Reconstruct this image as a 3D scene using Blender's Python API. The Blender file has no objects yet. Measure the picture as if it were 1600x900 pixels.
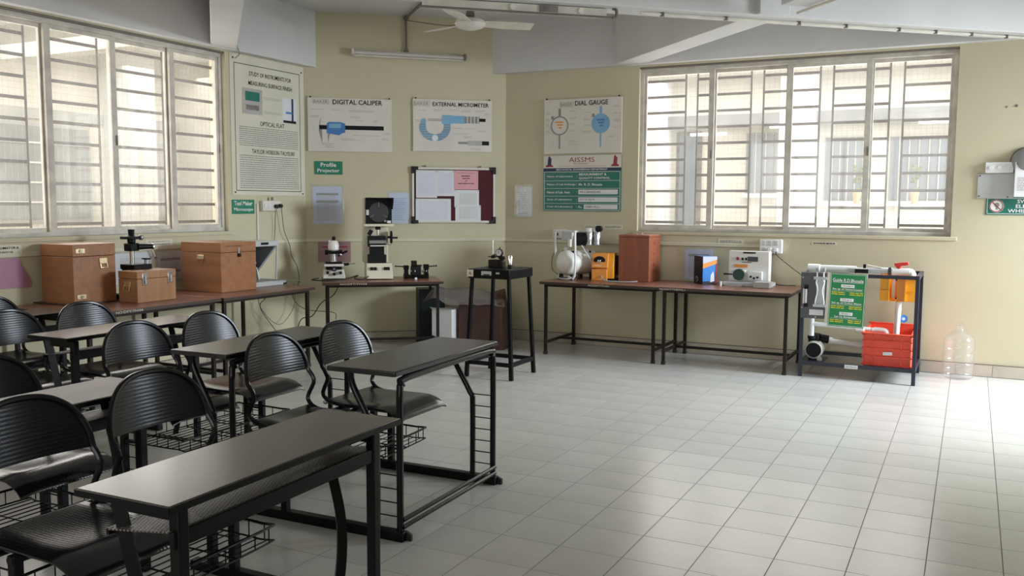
import bpy, bmesh, math, random
from mathutils import Vector, Matrix, Euler
random.seed(7)
S = bpy.context.scene
COL = S.collection
R = math.radians

# ------------------------------------------------------------------ camera
cam_data = bpy.data.cameras.new('camera')
cam_data.sensor_fit = 'HORIZONTAL'; cam_data.sensor_width = 36.0
cam_data.lens = 36.0 * 1411.2 / 1600.0
cam_data.clip_start = 0.05; cam_data.clip_end = 200
cam = bpy.data.objects.new('camera', cam_data); COL.objects.link(cam)
YAW, PITCH, ROLL, CH = 0.46997618, 0.09272971, 0.00537026, 1.53863
_f = Vector((-math.sin(YAW)*math.cos(PITCH), math.cos(YAW)*math.cos(PITCH), -math.sin(PITCH)))
_r = Vector((math.cos(YAW), math.sin(YAW), 0)); _u = _r.cross(_f)
_r2 = _r*math.cos(ROLL) + _u*math.sin(ROLL); _u2 = -_r*math.sin(ROLL) + _u*math.cos(ROLL)
_m = Matrix((_r2, _u2, -_f)).transposed().to_4x4(); _m.translation = Vector((0, 0, CH))
cam.matrix_world = _m
S.camera = cam

# ------------------------------------------------------------------ view, world, lights
S.view_settings.view_transform = 'Standard'
S.view_settings.look = 'None'
S.view_settings.gamma = 1.0
S.view_settings.use_curve_mapping = False
S.view_settings.exposure = 0.12

W = bpy.data.worlds.new('world'); S.world = W; W.use_nodes = True
_bg = W.node_tree.nodes['Background']
_bg.inputs[0].default_value = (0.80, 0.90, 1.0, 1); _bg.inputs[1].default_value = 1.0

def area(name, loc, rot, sx, sy, power, color=(1, 1, 1), spread=180):
    l = bpy.data.lights.new(name, 'AREA'); l.shape = 'RECTANGLE'; l.size = sx; l.size_y = sy
    l.energy = power; l.color = color; l.spread = R(spread)
    o = bpy.data.objects.new(name, l); COL.objects.link(o); o.location = loc; o.rotation_euler = rot
    return o
# daylight standing in the openings: the two windows, the doorway to the right, the windows behind the camera
area('daylight_back_window', (-1.67, 9.62, 2.15), (R(-90), 0, 0), 2.95, 1.65, 48, (1.0, 0.98, 0.95))
area('daylight_left_window', (-6.92, 5.0, 2.15), (R(90), 0, R(-90)), 3.0, 1.65, 55, (1.0, 0.97, 0.92))
area('daylight_doorway', (4.5, 8.35, 2.7), (R(58), 0, R(92)), 2.0, 2.2, 400, (0.82, 0.91, 1.0), 110)
area('daylight_rear_window', (-2.0, -2.05, 2.1), (R(90), 0, 0), 5.0, 1.7, 85, (1.0, 0.98, 0.95))
# daylight filling the two corridors outside
area('daylight_corridor_back', (-1.5, 11.0, 3.20), (0, 0, 0), 10.0, 2.6, 205, (1.0, 0.98, 0.95))
area('daylight_corridor_left', (-8.3, 5.0, 3.20), (0, 0, 0), 2.2, 9.0, 125, (1.0, 0.97, 0.92))

# ------------------------------------------------------------------ materials
def nd(t, kind, **kw):
    n = t.nodes.new(kind)
    for k, v in kw.items(): setattr(n, k, v)
    return n
def mat(name, c, rough=0.5, metal=0.0, var=0.06, scale=6.0, bump=0.0, bscale=60.0, spec=0.5, c2=None, trans=0.0, emit=0.0, coat=0.0):
    m = bpy.data.materials.new(name); m.use_nodes = True; t = m.node_tree
    b = t.nodes['Principled BSDF']
    tc = nd(t, 'ShaderNodeTexCoord'); nz = nd(t, 'ShaderNodeTexNoise')
    nz.inputs['Scale'].default_value = scale; nz.inputs['Detail'].default_value = 5
    t.links.new(tc.outputs['Object'], nz.inputs['Vector'])
    mx = nd(t, 'ShaderNodeMix', data_type='RGBA')
    d = c2 if c2 else tuple(max(0, x*(1-2.2*var)) for x in c)
    l = c if c2 else tuple(min(1, x*(1+var)) for x in c)
    mx.inputs[6].default_value = (*l, 1); mx.inputs[7].default_value = (*d, 1)
    rp = nd(t, 'ShaderNodeMapRange'); rp.inputs[1].default_value = 0.35; rp.inputs[2].default_value = 0.75
    t.links.new(nz.outputs['Fac'], rp.inputs[0]); t.links.new(rp.outputs[0], mx.inputs[0])
    t.links.new(mx.outputs[2], b.inputs['Base Color'])
    b.inputs['Roughness'].default_value = rough; b.inputs['Metallic'].default_value = metal
    b.inputs['Specular IOR Level'].default_value = spec
    b.inputs['Transmission Weight'].default_value = trans
    b.inputs['Coat Weight'].default_value = coat
    if emit:
        b.inputs['Emission Color'].default_value = (*c, 1); b.inputs['Emission Strength'].default_value = emit
    if bump:
        n2 = nd(t, 'ShaderNodeTexNoise'); n2.inputs['Scale'].default_value = bscale
        t.links.new(tc.outputs['Object'], n2.inputs['Vector'])
        bp = nd(t, 'ShaderNodeBump'); bp.inputs['Strength'].default_value = bump; bp.inputs['Distance'].default_value = 0.004
        t.links.new(n2.outputs['Fac'], bp.inputs['Height']); t.links.new(bp.outputs[0], b.inputs['Normal'])
    return m
def wood_mat(name, c, c2, rough=0.45, axis='X', scale=3.0):
    m = bpy.data.materials.new(name); m.use_nodes = True; t = m.node_tree; b = t.nodes['Principled BSDF']
    tc = nd(t, 'ShaderNodeTexCoord'); mp = nd(t, 'ShaderNodeMapping')
    sc = {'X': (1, 9, 9), 'Y': (9, 1, 9), 'Z': (9, 9, 1)}[axis]
    mp.inputs['Scale'].default_value = sc
    t.links.new(tc.outputs['Object'], mp.inputs['Vector'])
    nz = nd(t, 'ShaderNodeTexNoise'); nz.inputs['Scale'].default_value = scale; nz.inputs['Detail'].default_value = 8; nz.inputs['Distortion'].default_value = 0.6
    t.links.new(mp.outputs[0], nz.inputs['Vector'])
    rp = nd(t, 'ShaderNodeValToRGB'); rp.color_ramp.elements[0].position = 0.3; rp.color_ramp.elements[1].position = 0.72
    rp.color_ramp.elements[0].color = (*c2, 1); rp.color_ramp.elements[1].color = (*c, 1)
    t.links.new(nz.outputs['Fac'], rp.inputs[0]); t.links.new(rp.outputs[0], b.inputs['Base Color'])
    b.inputs['Roughness'].default_value = rough
    return m
def glass_mat(name, haze=0.05, gloss=0.08, tint=(1, 1, 1), front=False):
    m = bpy.data.materials.new(name); m.use_nodes = True; t = m.node_tree
    t.nodes.remove(t.nodes['Principled BSDF']); out = t.nodes['Material Output']
    tr = nd(t, 'ShaderNodeBsdfTransparent'); tr.inputs[0].default_value = (*tint, 1)
    gl = nd(t, 'ShaderNodeBsdfGlossy'); gl.inputs['Roughness'].default_value = 0.03
    df = nd(t, 'ShaderNodeBsdfDiffuse' if front else 'ShaderNodeBsdfTranslucent'); df.inputs[0].default_value = (.9, .9, .88, 1)
    lw = nd(t, 'ShaderNodeLayerWeight'); lw.inputs[0].default_value = 0.5
    pw = nd(t, 'ShaderNodeMath', operation='POWER'); pw.inputs[1].default_value = 4.0; t.links.new(lw.outputs['Facing'], pw.inputs[0])
    fr = nd(t, 'ShaderNodeMath', operation='MULTIPLY_ADD'); fr.inputs[1].default_value = 0.8; fr.inputs[2].default_value = 0.04; t.links.new(pw.outputs[0], fr.inputs[0])
    m1 = nd(t, 'ShaderNodeMixShader'); m2 = nd(t, 'ShaderNodeMixShader')
    tc = nd(t, 'ShaderNodeTexCoord'); nz = nd(t, 'ShaderNodeTexNoise'); nz.inputs['Scale'].default_value = 2.5
    t.links.new(tc.outputs['Object'], nz.inputs['Vector'])
    mr = nd(t, 'ShaderNodeMapRange'); mr.inputs[3].default_value = haze*0.3; mr.inputs[4].default_value = haze*1.7
    t.links.new(nz.outputs['Fac'], mr.inputs[0]); t.links.new(mr.outputs[0], m1.inputs[0])
    t.links.new(tr.outputs[0], m1.inputs[1]); t.links.new(df.outputs[0], m1.inputs[2])
    mu = nd(t, 'ShaderNodeMath', operation='MULTIPLY'); mu.inputs[1].default_value = gloss*10
    t.links.new(fr.outputs[0], mu.inputs[0]); t.links.new(mu.outputs[0], m2.inputs[0])
    t.links.new(m1.outputs[0], m2.inputs[1]); t.links.new(gl.outputs[0], m2.inputs[2])
    t.links.new(m2.outputs[0], out.inputs[0])
    return m
def perforated_mat(name, c, rough, pitch=0.011, hole=0.0014, ripple=0.25):
    """black enamelled sheet, holes punched in a staggered grid (transparent), shallow ribs"""
    m = mat(name, c, rough=rough, var=0.1, spec=0.26 if hole else 0.6); t = m.node_tree; b = t.nodes['Principled BSDF']; out = t.nodes['Material Output']
    tc = nd(t, 'ShaderNodeTexCoord'); sp = nd(t, 'ShaderNodeSeparateXYZ'); t.links.new(tc.outputs['UV'], sp.inputs[0])
    def math_(op, a, bb=None):
        n = nd(t, 'ShaderNodeMath', operation=op)
        for i, v in enumerate((a, bb)):
            if v is None: continue
            if isinstance(v, (int, float)): n.inputs[i].default_value = v
            else: t.links.new(v, n.inputs[i])
        return n.outputs[0]
    def dots(ou, ov):
        u = math_('SUBTRACT', math_('FRACT', math_('ADD', math_('DIVIDE', sp.outputs[0], pitch), ou)), 0.5)
        v = math_('SUBTRACT', math_('FRACT', math_('ADD', math_('DIVIDE', sp.outputs[1], pitch*1.732), ov)), 0.5)
        v = math_('MULTIPLY', v, 1.732)
        d2 = math_('ADD', math_('MULTIPLY', u, u), math_('MULTIPLY', v, v))
        return math_('LESS_THAN', d2, (hole/pitch)**2)
    h = math_('MAXIMUM', dots(0, 0), dots(.5, .5))
    tr = nd(t, 'ShaderNodeBsdfTransparent'); mx = nd(t, 'ShaderNodeMixShader')
    t.links.new(h, mx.inputs[0]); t.links.new(b.outputs[0], mx.inputs[1]); t.links.new(tr.outputs[0], mx.inputs[2])
    t.links.new(mx.outputs[0], out.inputs[0])
    if ripple:
        s = math_('SINE', math_('MULTIPLY', sp.outputs[1], 2*math.pi/0.0145))
        bp = nd(t, 'ShaderNodeBump'); bp.inputs['Strength'].default_value = ripple; bp.inputs['Distance'].default_value = 0.0015
        t.links.new(s, bp.inputs['Height']); t.links.new(bp.outputs[0], b.inputs['Normal'])
    return m

M = {}
def wall_paint(name, c, c2):
    m = mat(name, c, rough=0.75, c2=c2, scale=0.9, bump=0.12, bscale=40, spec=0.3)
    return m
M['wall'] = wall_paint('cream_yellow_paint', (0.60, 0.55, 0.385), (0.555, 0.505, 0.345))
M['dado'] = wall_paint('cream_gloss_paint', (0.59, 0.54, 0.35), (0.54, 0.49, 0.31))
M['ceil'] = mat('white_distemper', (0.63, 0.62, 0.61), rough=0.85, var=0.04, scale=1.2, bump=0.08)
M['railp'] = mat('pale_cream_rail', (0.66, 0.62, 0.47), rough=0.5, var=0.04)
M['skirt'] = mat('skirting_tile', (0.52, 0.46, 0.37), rough=0.35, var=0.06)
M['grout'] = mat('dark_grout', (0.13, 0.115, 0.09), rough=0.9)
def tile_mat():
    m = mat('glazed_floor_tile', (0.54, 0.53, 0.495), rough=0.25, var=0.03, scale=3.0, spec=0.38)
    t = m.node_tree; b = t.nodes['Principled BSDF']
    oi = nd(t, 'ShaderNodeObjectInfo'); hs = nd(t, 'ShaderNodeHueSaturation')
    mr = nd(t, 'ShaderNodeMapRange'); mr.inputs[3].default_value = 0.96; mr.inputs[4].default_value = 1.03
    t.links.new(oi.outputs['Random'], mr.inputs[0]); t.links.new(mr.outputs[0], hs.inputs['Value'])
    src = b.inputs['Base Color'].links[0].from_socket
    t.links.new(src, hs.inputs['Color']); t.links.new(hs.outputs[0], b.inputs['Base Color'])
    return m
M['tile'] = tile_mat()
M['alu'] = mat('dull_aluminium', (0.60, 0.56, 0.49), rough=0.5, metal=0.0, var=0.12, scale=8)
M['alu_dark'] = mat('grimy_aluminium', (0.20, 0.18, 0.165), rough=0.6, var=0.2, scale=10)
M['grille'] = mat('painted_grille_iron', (0.075, 0.056, 0.044), rough=0.6, var=0.2, scale=9)
M['wire'] = mat('mesh_wire', (0.30, 0.28, 0.25), rough=0.6)
M['glass'] = glass_mat('window_glass', 0.05, 0.06)
M['black'] = mat('black_enamel', (0.006, 0.006, 0.007), rough=0.36, var=0.1, spec=0.16)
M['blacktube'] = mat('black_enamel_tube', (0.006, 0.006, 0.008), rough=0.22, var=0.1, spec=0.28)
M['perf'] = perforated_mat('perforated_black_sheet', (0.004, 0.004, 0.007), 0.24, ripple=0.10)
M['perfseat'] = perforated_mat('black_seat_sheet', (0.005, 0.005, 0.006), 0.19, hole=0.0, ripple=0.05)
M['perfshelf'] = perforated_mat('perforated_shelf_sheet', (0.17, 0.15, 0.125), 0.45, pitch=0.014, hole=0.0042, ripple=0.0)
M['desktop'] = mat('black_laminate', (0.028, 0.027, 0.026), rough=0.26, var=0.15, scale=14)
M['desktop2'] = mat('worn_brown_laminate', (0.082, 0.064, 0.050), rough=0.23, var=0.15, scale=5, spec=0.5)
M['desktop3'] = mat('matt_brown_laminate', (0.115, 0.085, 0.062), rough=0.45, var=0.15, scale=5, spec=0.3)
M['tabletop'] = wood_mat('reddish_brown_laminate', (0.27, 0.115, 0.075), (0.19, 0.08, 0.052), 0.30)
M['tableedge'] = mat('dark_brown_edge', (0.05, 0.028, 0.02), rough=0.4)
M['iron'] = mat('dark_brown_iron', (0.018, 0.014, 0.011), rough=0.45, var=0.15, spec=0.2)
M['box'] = wood_mat('varnished_plywood', (0.37, 0.16, 0.067), (0.27, 0.112, 0.045), 0.38, 'X', 2.0)
M['box2'] = wood_mat('pale_varnished_plywood', (0.42, 0.215, 0.105), (0.31, 0.145, 0.065), 0.33, 'Z', 2.0)
M['boxred'] = wood_mat('red_brown_plywood', (0.34, 0.105, 0.05), (0.25, 0.075, 0.035), 0.45, 'Z', 2.0)
M['brass'] = mat('brass_hardware', (0.75, 0.62, 0.38), rough=0.3, metal=0.8)
M['chrome'] = mat('bright_steel', (0.75, 0.75, 0.75), rough=0.18, metal=1.0)
M['steel'] = mat('grey_steel', (0.38, 0.38, 0.38), rough=0.35, metal=0.7)
M['white'] = mat('white_enamel', (0.78, 0.77, 0.72), rough=0.35, var=0.03)
M['cream'] = mat('cream_enamel', (0.72, 0.68, 0.54), rough=0.4, var=0.03)
M['plastic'] = mat('white_plastic', (0.80, 0.80, 0.79), rough=0.3, var=0.02)
M['ivory'] = mat('aged_white_plastic', (0.70, 0.67, 0.60), rough=0.4, var=0.05)
M['paper'] = mat('white_paper', (0.72, 0.72, 0.73), rough=0.7, var=0.02)
M['paperblue'] = mat('bluish_paper', (0.60, 0.63, 0.80), rough=0.6, var=0.03)
M['poster'] = mat('off_white_flex', (0.70, 0.66, 0.59), rough=0.55, var=0.04, scale=3)
M['flex'] = mat('cream_flex_banner', (0.68, 0.65, 0.53), rough=0.55, var=0.04, scale=3)
M['sleeve'] = glass_mat('clear_plastic_sleeve', 0.16, 0.10, (.95, .98, 1), True)
M['ink'] = mat('black_ink', (0.010, 0.010, 0.011), rough=0.6, spec=0.2)
M['inkgrey'] = mat('grey_print', (0.28, 0.27, 0.25), rough=0.7)
M['inkpale'] = mat('pale_grey_print', (0.46, 0.43, 0.40), rough=0.7)
M['inkblue'] = mat('blue_print', (0.06, 0.20, 0.50), rough=0.5)
M['inksky'] = mat('sky_blue_print', (0.20, 0.42, 0.62), rough=0.5)
M['inkred'] = mat('dark_red_print', (0.30, 0.03, 0.04), rough=0.6)
M['inknavy'] = mat('navy_print', (0.02, 0.04, 0.09), rough=0.6)
M['green'] = mat('green_sign_vinyl', (0.012, 0.20, 0.115), rough=0.4, var=0.03)
M['green2'] = mat('bright_green_board', (0.008, 0.24, 0.07), rough=0.45, var=0.03)
M['teal'] = mat('teal_sign_vinyl', (0.014, 0.165, 0.12), rough=0.4, var=0.03)
M['wlet'] = mat('white_lettering', (0.85, 0.85, 0.83), rough=0.5)
M['ylet'] = mat('yellow_lettering', (0.75, 0.65, 0.05), rough=0.5)
M['pink'] = mat('pink_paper', (0.72, 0.36, 0.38), rough=0.65, var=0.03)
M['mauve'] = mat('mauve_sheet', (0.42, 0.20, 0.30), rough=0.3, var=0.06)
M['dustpink'] = mat('dusty_pink_paper', (0.34, 0.21, 0.22), rough=0.6, var=0.05)
M['maroon'] = mat('maroon_felt', (0.075, 0.012, 0.016), rough=0.9, var=0.1, scale=30)
M['rubber'] = mat('black_rubber', (0.012, 0.012, 0.012), rough=0.6)
M['darkgrey'] = mat('dark_grey_screen', (0.05, 0.052, 0.058), rough=0.35)
M['greypaint'] = mat('grey_hammered_paint', (0.10, 0.10, 0.105), rough=0.45, var=0.08, bump=0.1)
M['midgrey'] = mat('mid_grey_paint', (0.30, 0.31, 0.32), rough=0.4, var=0.06)
M['palegrey'] = mat('pale_grey_paint', (0.50, 0.51, 0.50), rough=0.4, var=0.04)
M['yellow'] = mat('yellow_enamel', (0.80, 0.36, 0.01), rough=0.38, var=0.03)
M['amber'] = mat('amber_plastic_sheet', (0.95, 0.40, 0.01), rough=0.35, var=0.04)
M['red'] = mat('red_plastic', (0.80, 0.085, 0.042), rough=0.42, var=0.03)
M['redvalve'] = mat('red_handle', (0.75, 0.03, 0.03), rough=0.35)
M['bluecard'] = mat('blue_carton', (0.03, 0.22, 0.62), rough=0.4)
M['navycard'] = mat('black_carton', (0.012, 0.015, 0.03), rough=0.4)
M['orange'] = mat('orange_print', (0.80, 0.30, 0.05), rough=0.5)
M['navy'] = mat('navy_frame_paint', (0.012, 0.015, 0.030), rough=0.4, var=0.06)
M['pvc'] = mat('white_pvc_pipe', (0.78, 0.78, 0.75), rough=0.35, var=0.03)
M['cardbrown'] = mat('brown_carton', (0.075, 0.036, 0.026), rough=0.7, var=0.08)
M['dkgreen'] = mat('dark_green_paint', (0.008, 0.016, 0.016), rough=0.5, spec=0.3)
M['wheel'] = mat('green_grinding_wheel', (0.03, 0.065, 0.05), rough=0.8)
def wrap():
    m = bpy.data.materials.new('clear_plastic_wrap'); m.use_nodes = True; t = m.node_tree; b = t.nodes['Principled BSDF']; out = t.nodes['Material Output']
    b.inputs['Base Color'].default_value = (.24, .21, .195, 1); b.inputs['Roughness'].default_value = 0.18
    tr = nd(t, 'ShaderNodeBsdfTransparent'); mx = nd(t, 'ShaderNodeMixShader'); mx.inputs[0].default_value = 0.45
    tc = nd(t, 'ShaderNodeTexCoord'); nz = nd(t, 'ShaderNodeTexNoise'); nz.inputs['Scale'].default_value = 22
    t.links.new(tc.outputs['Object'], nz.inputs[0]); bp = nd(t, 'ShaderNodeBump'); bp.inputs['Strength'].default_value = .6; bp.inputs['Distance'].default_value = .01
    t.links.new(nz.outputs['Fac'], bp.inputs['Height']); t.links.new(bp.outputs[0], b.inputs['Normal'])
    t.links.new(b.outputs[0], mx.inputs[1]); t.links.new(tr.outputs[0], mx.inputs[2]); t.links.new(mx.outputs[0], out.inputs[0])
    return m
M['wrap'] = wrap()
M['jug'] = glass_mat('clear_jug_plastic', 0.06, 0.12, (.97, .98, .99), True)
M['outwall'] = mat('cream_outer_wall', (0.80, 0.77, 0.70), rough=0.85, var=0.03)
M['outwhite'] = mat('white_outer_paint', (0.88, 0.87, 0.85), rough=0.85, var=0.02)
M['outfloor'] = mat('corridor_floor', (0.72, 0.70, 0.66), rough=0.4)
M['bluegrey'] = mat('blue_grey_door_paint', (0.20, 0.225, 0.26), rough=0.5, var=0.06)
M['rust'] = mat('rust_stained_plaster', (0.72, 0.58, 0.42), rough=0.9, c2=(0.50, 0.28, 0.12), scale=2.0)
M['tubelit'] = mat('lit_tube', (1.0, 1.0, 1.0), emit=5.0)
M['tubeoff'] = mat('unlit_fluorescent_tube', (0.62, 0.57, 0.55), rough=0.3, var=0.03)
M['batten'] = mat('dusty_white_batten', (0.62, 0.58, 0.50), rough=0.5, var=0.08)
M['conduit'] = mat('dusty_conduit', (0.16, 0.14, 0.12), rough=0.6, var=0.1)
M['leaf'] = mat('foliage_green', (0.16, 0.20, 0.07), rough=0.6, var=0.3)

# ------------------------------------------------------------------ mesh helpers
class MB:
    def __init__(s): s.v = []; s.f = []; s.uv = None
    def add(s, vs, fs):
        o = len(s.v); s.v += [tuple(p) for p in vs]; s.f += [tuple(i+o for i in f) for f in fs]; return s
    def box(s, x0, x1, y0, y1, z0, z1, rot=None, piv=None):
        vs = [Vector((x, y, z)) for z in (z0, z1) for y in (y0, y1) for x in (x0, x1)]
        if rot is not None:
            pv = Vector(piv) if piv is not None else Vector(((x0+x1)/2, (y0+y1)/2, (z0+z1)/2))
            mm = Euler(rot).to_matrix(); vs = [mm @ (p-pv) + pv for p in vs]
        return s.add(vs, [(0, 2, 3, 1), (4, 5, 7, 6), (0, 1, 5, 4), (2, 6, 7, 3), (0, 4, 6, 2), (1, 3, 7, 5)])
    def hexa(s, b, t):   # four bottom points, four top points (ccw from above)
        return s.add(list(b)+list(t), [(3, 2, 1, 0), (4, 5, 6, 7), (0, 1, 5, 4), (1, 2, 6, 5), (2, 3, 7, 6), (3, 0, 4, 7)])
    def cyl(s, p0, p1, r, n=14, r2=None, cap=True):
        p0 = Vector(p0); p1 = Vector(p1); r2 = r if r2 is None else r2
        d = (p1-p0).normalized(); a = d.orthogonal().normalized(); b = d.cross(a)
        vs = []
        for p, q in ((p0, r), (p1, r2)):
            for i in range(n):
                t = 2*math.pi*i/n; vs.append(p + a*math.cos(t)*q + b*math.sin(t)*q)
        fs = [(i, (i+1) % n, n+(i+1) % n, n+i) for i in range(n)]
        if cap: fs += [tuple(reversed(range(n))), tuple(range(n, 2*n))]
        return s.add(vs, fs)
    def tube(s, pts, r, n=8, closed=False, smooth=0, cap=True, flat=1.0):
        P = [Vector(p) for p in pts]
        if smooth: P = catmull(P, smooth, closed)
        m = len(P); tang = []
        for i in range(m):
            a = P[(i-1) % m] if (closed or i > 0) else P[i]; b = P[(i+1) % m] if (closed or i < m-1) else P[i]
            tang.append((b-a).normalized())
        nrm = tang[0].orthogonal().normalized(); vs = []
        for i in range(m):
            if i:
                ax = tang[i-1].cross(tang[i])
                if ax.length > 1e-6: nrm = Matrix.Rotation(tang[i-1].angle(tang[i]), 3, ax.normalized()) @ nrm
            nrm = (nrm - tang[i]*nrm.dot(tang[i])).normalized(); bn = tang[i].cross(nrm)
            for k in range(n):
                t = 2*math.pi*(k+.5)/n; vs.append(P[i] + nrm*math.cos(t)*r + bn*math.sin(t)*r*flat)
        fs = []
        for i in range(m if closed else m-1):
            j = (i+1) % m
            for k in range(n):
                l = (k+1) % n; fs.append((i*n+k, i*n+l, j*n+l, j*n+k))
        if cap and not closed: fs += [tuple(reversed(range(n))), tuple(range((m-1)*n, m*n))]
        return s.add(vs, fs)
    def lathe(s, prof, c=(0, 0, 0), n=20, axis='Z'):
        vs = []; c = Vector(c)
        for r, z in prof:
            for i in range(n):
                t = 2*math.pi*i/n; a, b = r*math.cos(t), r*math.sin(t)
                vs.append(c + Vector({'Z': (a, b, z), 'Y': (a, z, b), 'X': (z, a, b)}[axis]))
        m = len(prof)
        fs = [(i*n+k, i*n+(k+1) % n, (i+1)*n+(k+1) % n, (i+1)*n+k) for i in range(m-1) for k in range(n)]
        if prof[0][0] > 1e-4: fs.append(tuple(reversed(range(n))))
        if prof[-1][0] > 1e-4: fs.append(tuple(range((m-1)*n, m*n)))
        return s.add(vs, fs)
    def sph(s, c, r, n=14, m=8, sc=(1, 1, 1)):
        prof = [(max(1e-5, r*math.sin(math.pi*i/m)), -r*math.cos(math.pi*i/m)) for i in range(m+1)]
        o = len(s.v); s.lathe(prof, (0, 0, 0), n)
        for i in range(o, len(s.v)):
            p = s.v[i]; s.v[i] = (p[0]*sc[0]+c[0], p[1]*sc[1]+c[1], p[2]*sc[2]+c[2])
        return s
    def prism(s, poly, y0, y1):       # outline in local x,z, extruded along y
        n = len(poly)
        return s.add([(x, y0, z) for x, z in poly]+[(x, y1, z) for x, z in poly],
                     [tuple(range(n)), tuple(reversed(range(n, 2*n)))] + [(i, i+n, (i+1) % n+n, (i+1) % n) for i in range(n)])
    def prismx(s, poly, x0, x1):      # outline in local y,z, extruded along x
        n = len(poly)
        return s.add([(x0, y, z) for y, z in poly]+[(x1, y, z) for y, z in poly],
                     [tuple(reversed(range(n))), tuple(range(n, 2*n))] + [(i, (i+1) % n, (i+1) % n+n, i+n) for i in range(n)])
    def mesh(s, name, material, angle=0.7):
        me = bpy.data.meshes.new(name); me.from_pydata(s.v, [], s.f)
        bm = bmesh.new(); bm.from_mesh(me); bmesh.ops.recalc_face_normals(bm, faces=bm.faces); bm.to_mesh(me); bm.free()
        me.polygons.foreach_set('use_smooth', [True]*len(me.polygons)); me.set_sharp_from_angle(angle=angle)
        if s.uv:
            ul = me.uv_layers.new(name='UVMap')
            for l in me.loops: ul.data[l.index].uv = s.uv[l.vertex_index]
        me.materials.append(material); me.update()
        return me
    def build(s, name, material, parent=None, loc=(0, 0, 0), rot=(0, 0, 0), bevel=0, label=None, angle=0.7):
        o = bpy.data.objects.new(name, s.mesh(name, material, angle)); COL.objects.link(o)
        o.location = loc; o.rotation_euler = rot
        if parent: o.parent = parent
        if bevel:
            b = o.modifiers.new('bevel', 'BEVEL'); b.width = bevel; b.segments = 2; b.limit_method = 'ANGLE'; b.angle_limit = R(50)
        if label: o['label'] = label
        return o
def catmull(P, k, closed=False):
    n = len(P); out = []
    for i in range(n if closed else n-1):
        p1, p2 = P[i], P[(i+1) % n]
        p0 = P[(i-1) % n] if (closed or i > 0) else p1 + (p1-p2)
        p3 = P[(i+2) % n] if (closed or i < n-2) else p2 + (p2-p1)
        for j in range(k):
            t = j/k
            out.append(0.5*((2*p1)+(p2-p0)*t+(2*p0-5*p1+4*p2-p3)*t*t+(3*p1-p0-3*p2+p3)*t**3))
    if not closed: out.append(P[-1])
    return out
def thing(name, label, cat, loc=(0, 0, 0), rz=0.0, group=None, kind=None):
    o = bpy.data.objects.new(name, None); COL.objects.link(o); o.empty_display_size = 0.05
    o.location = loc; o.rotation_euler = (0, 0, rz)
    if label: o['label'] = label
    if cat: o['category'] = cat
    if group: o['group'] = group
    if kind: o['kind'] = kind
    return o
def tag(o, label, cat, group=None):
    o['label'] = label; o['category'] = cat
    if group: o['group'] = group
    return o
def struct(o): o['kind'] = 'structure'; return o
def copy_tree(root, label, loc, rz=None, group=None):
    r = root.copy(); COL.objects.link(r); r.location = loc
    if rz is not None: r.rotation_euler = (0, 0, rz)
    r['label'] = label
    if group: r['group'] = group
    for ch in list(root.children):
        c = ch.copy(); COL.objects.link(c); c.parent = r
        for g in list(ch.children):
            d = g.copy(); COL.objects.link(d); d.parent = c
    return r

# lettering: collected first, then turned into meshes in one pass.  Faces local -Y, reads along local +X
TEXTS = []
def text(s, parent, cx, cz, w, h, material, y=-0.002, bold=0.0, align='C', name='lettering', tilt=None):
    cu = bpy.data.curves.new(name, 'FONT'); cu.body = s; cu.align_x = 'CENTER'; cu.align_y = 'CENTER'
    cu.resolution_u = 2; cu.offset = bold
    o = bpy.data.objects.new('tmp', cu); COL.objects.link(o)
    TEXTS.append((o, parent, cx, cz, w, h, material, y, align, name, tilt))
def flush_texts():
    bpy.context.view_layer.update(); dg = bpy.context.evaluated_depsgraph_get()
    for o, parent, cx, cz, w, h, material, y, align, name, tilt in TEXTS:
        me = bpy.data.meshes.new_from_object(o.evaluated_get(dg)); me.name = name
        xs = [v.co.x for v in me.vertices]; ys = [v.co.y for v in me.vertices]
        if not xs: continue
        ax, bx, ay, by = min(xs), max(xs), min(ys), max(ys)
        sx = w/(bx-ax); sy = h/(by-ay)
        for v in me.vertices:
            px = (v.co.x-(ax+bx)/2)*sx; pz = (v.co.y-(ay+by)/2)*sy
            v.co = (px, 0, pz)
        me.materials.clear(); me.materials.append(material)
        n = bpy.data.objects.new(name, me); COL.objects.link(n); n.parent = parent; n.location = (cx, y, cz)
        if tilt: n.rotation_euler = tilt
        bpy.data.objects.remove(o)
def print_lines(parent, x0, x1, z0, z1, rows, material, y=-0.0012, seed=1, fill=0.5, ragged=0.0, name='small_print', wl=(0.012, 0.035)):
    """rows of word-shaped print too small to read"""
    rnd = random.Random(seed); mb = MB(); pitch = (z1-z0)/rows
    for r in range(rows):
        z = z1-(r+.5)*pitch; x = x0; end = x1 - ragged*rnd.random()*(x1-x0)
        while x < end:
            l = rnd.uniform(*wl); e = min(x+l, end)
            mb.box(x, e, y-.0003, y+.0003, z-pitch*fill/2, z+pitch*fill/2); x = e+rnd.uniform(.004, .008)
    return mb.build(name, material, parent)
def rect(parent, name, x0, x1, z0, z1, material, y=-0.0012, t=0.0006, label=None):
    return MB().box(x0, x1, y-t/2, y+t/2, z0, z1).build(name, material, parent, label=label)
def outline(parent, name, x0, x1, z0, z1, wd, material, y=-0.0012):
    mb = MB()
    for a in ((x0, x1, z0, z0+wd), (x0, x1, z1-wd, z1), (x0, x0+wd, z0, z1), (x1-wd, x1, z0, z1)):
        mb.box(a[0], a[1], y-.0003, y+.0003, a[2], a[3])
    return mb.build(name, material, parent)

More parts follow.
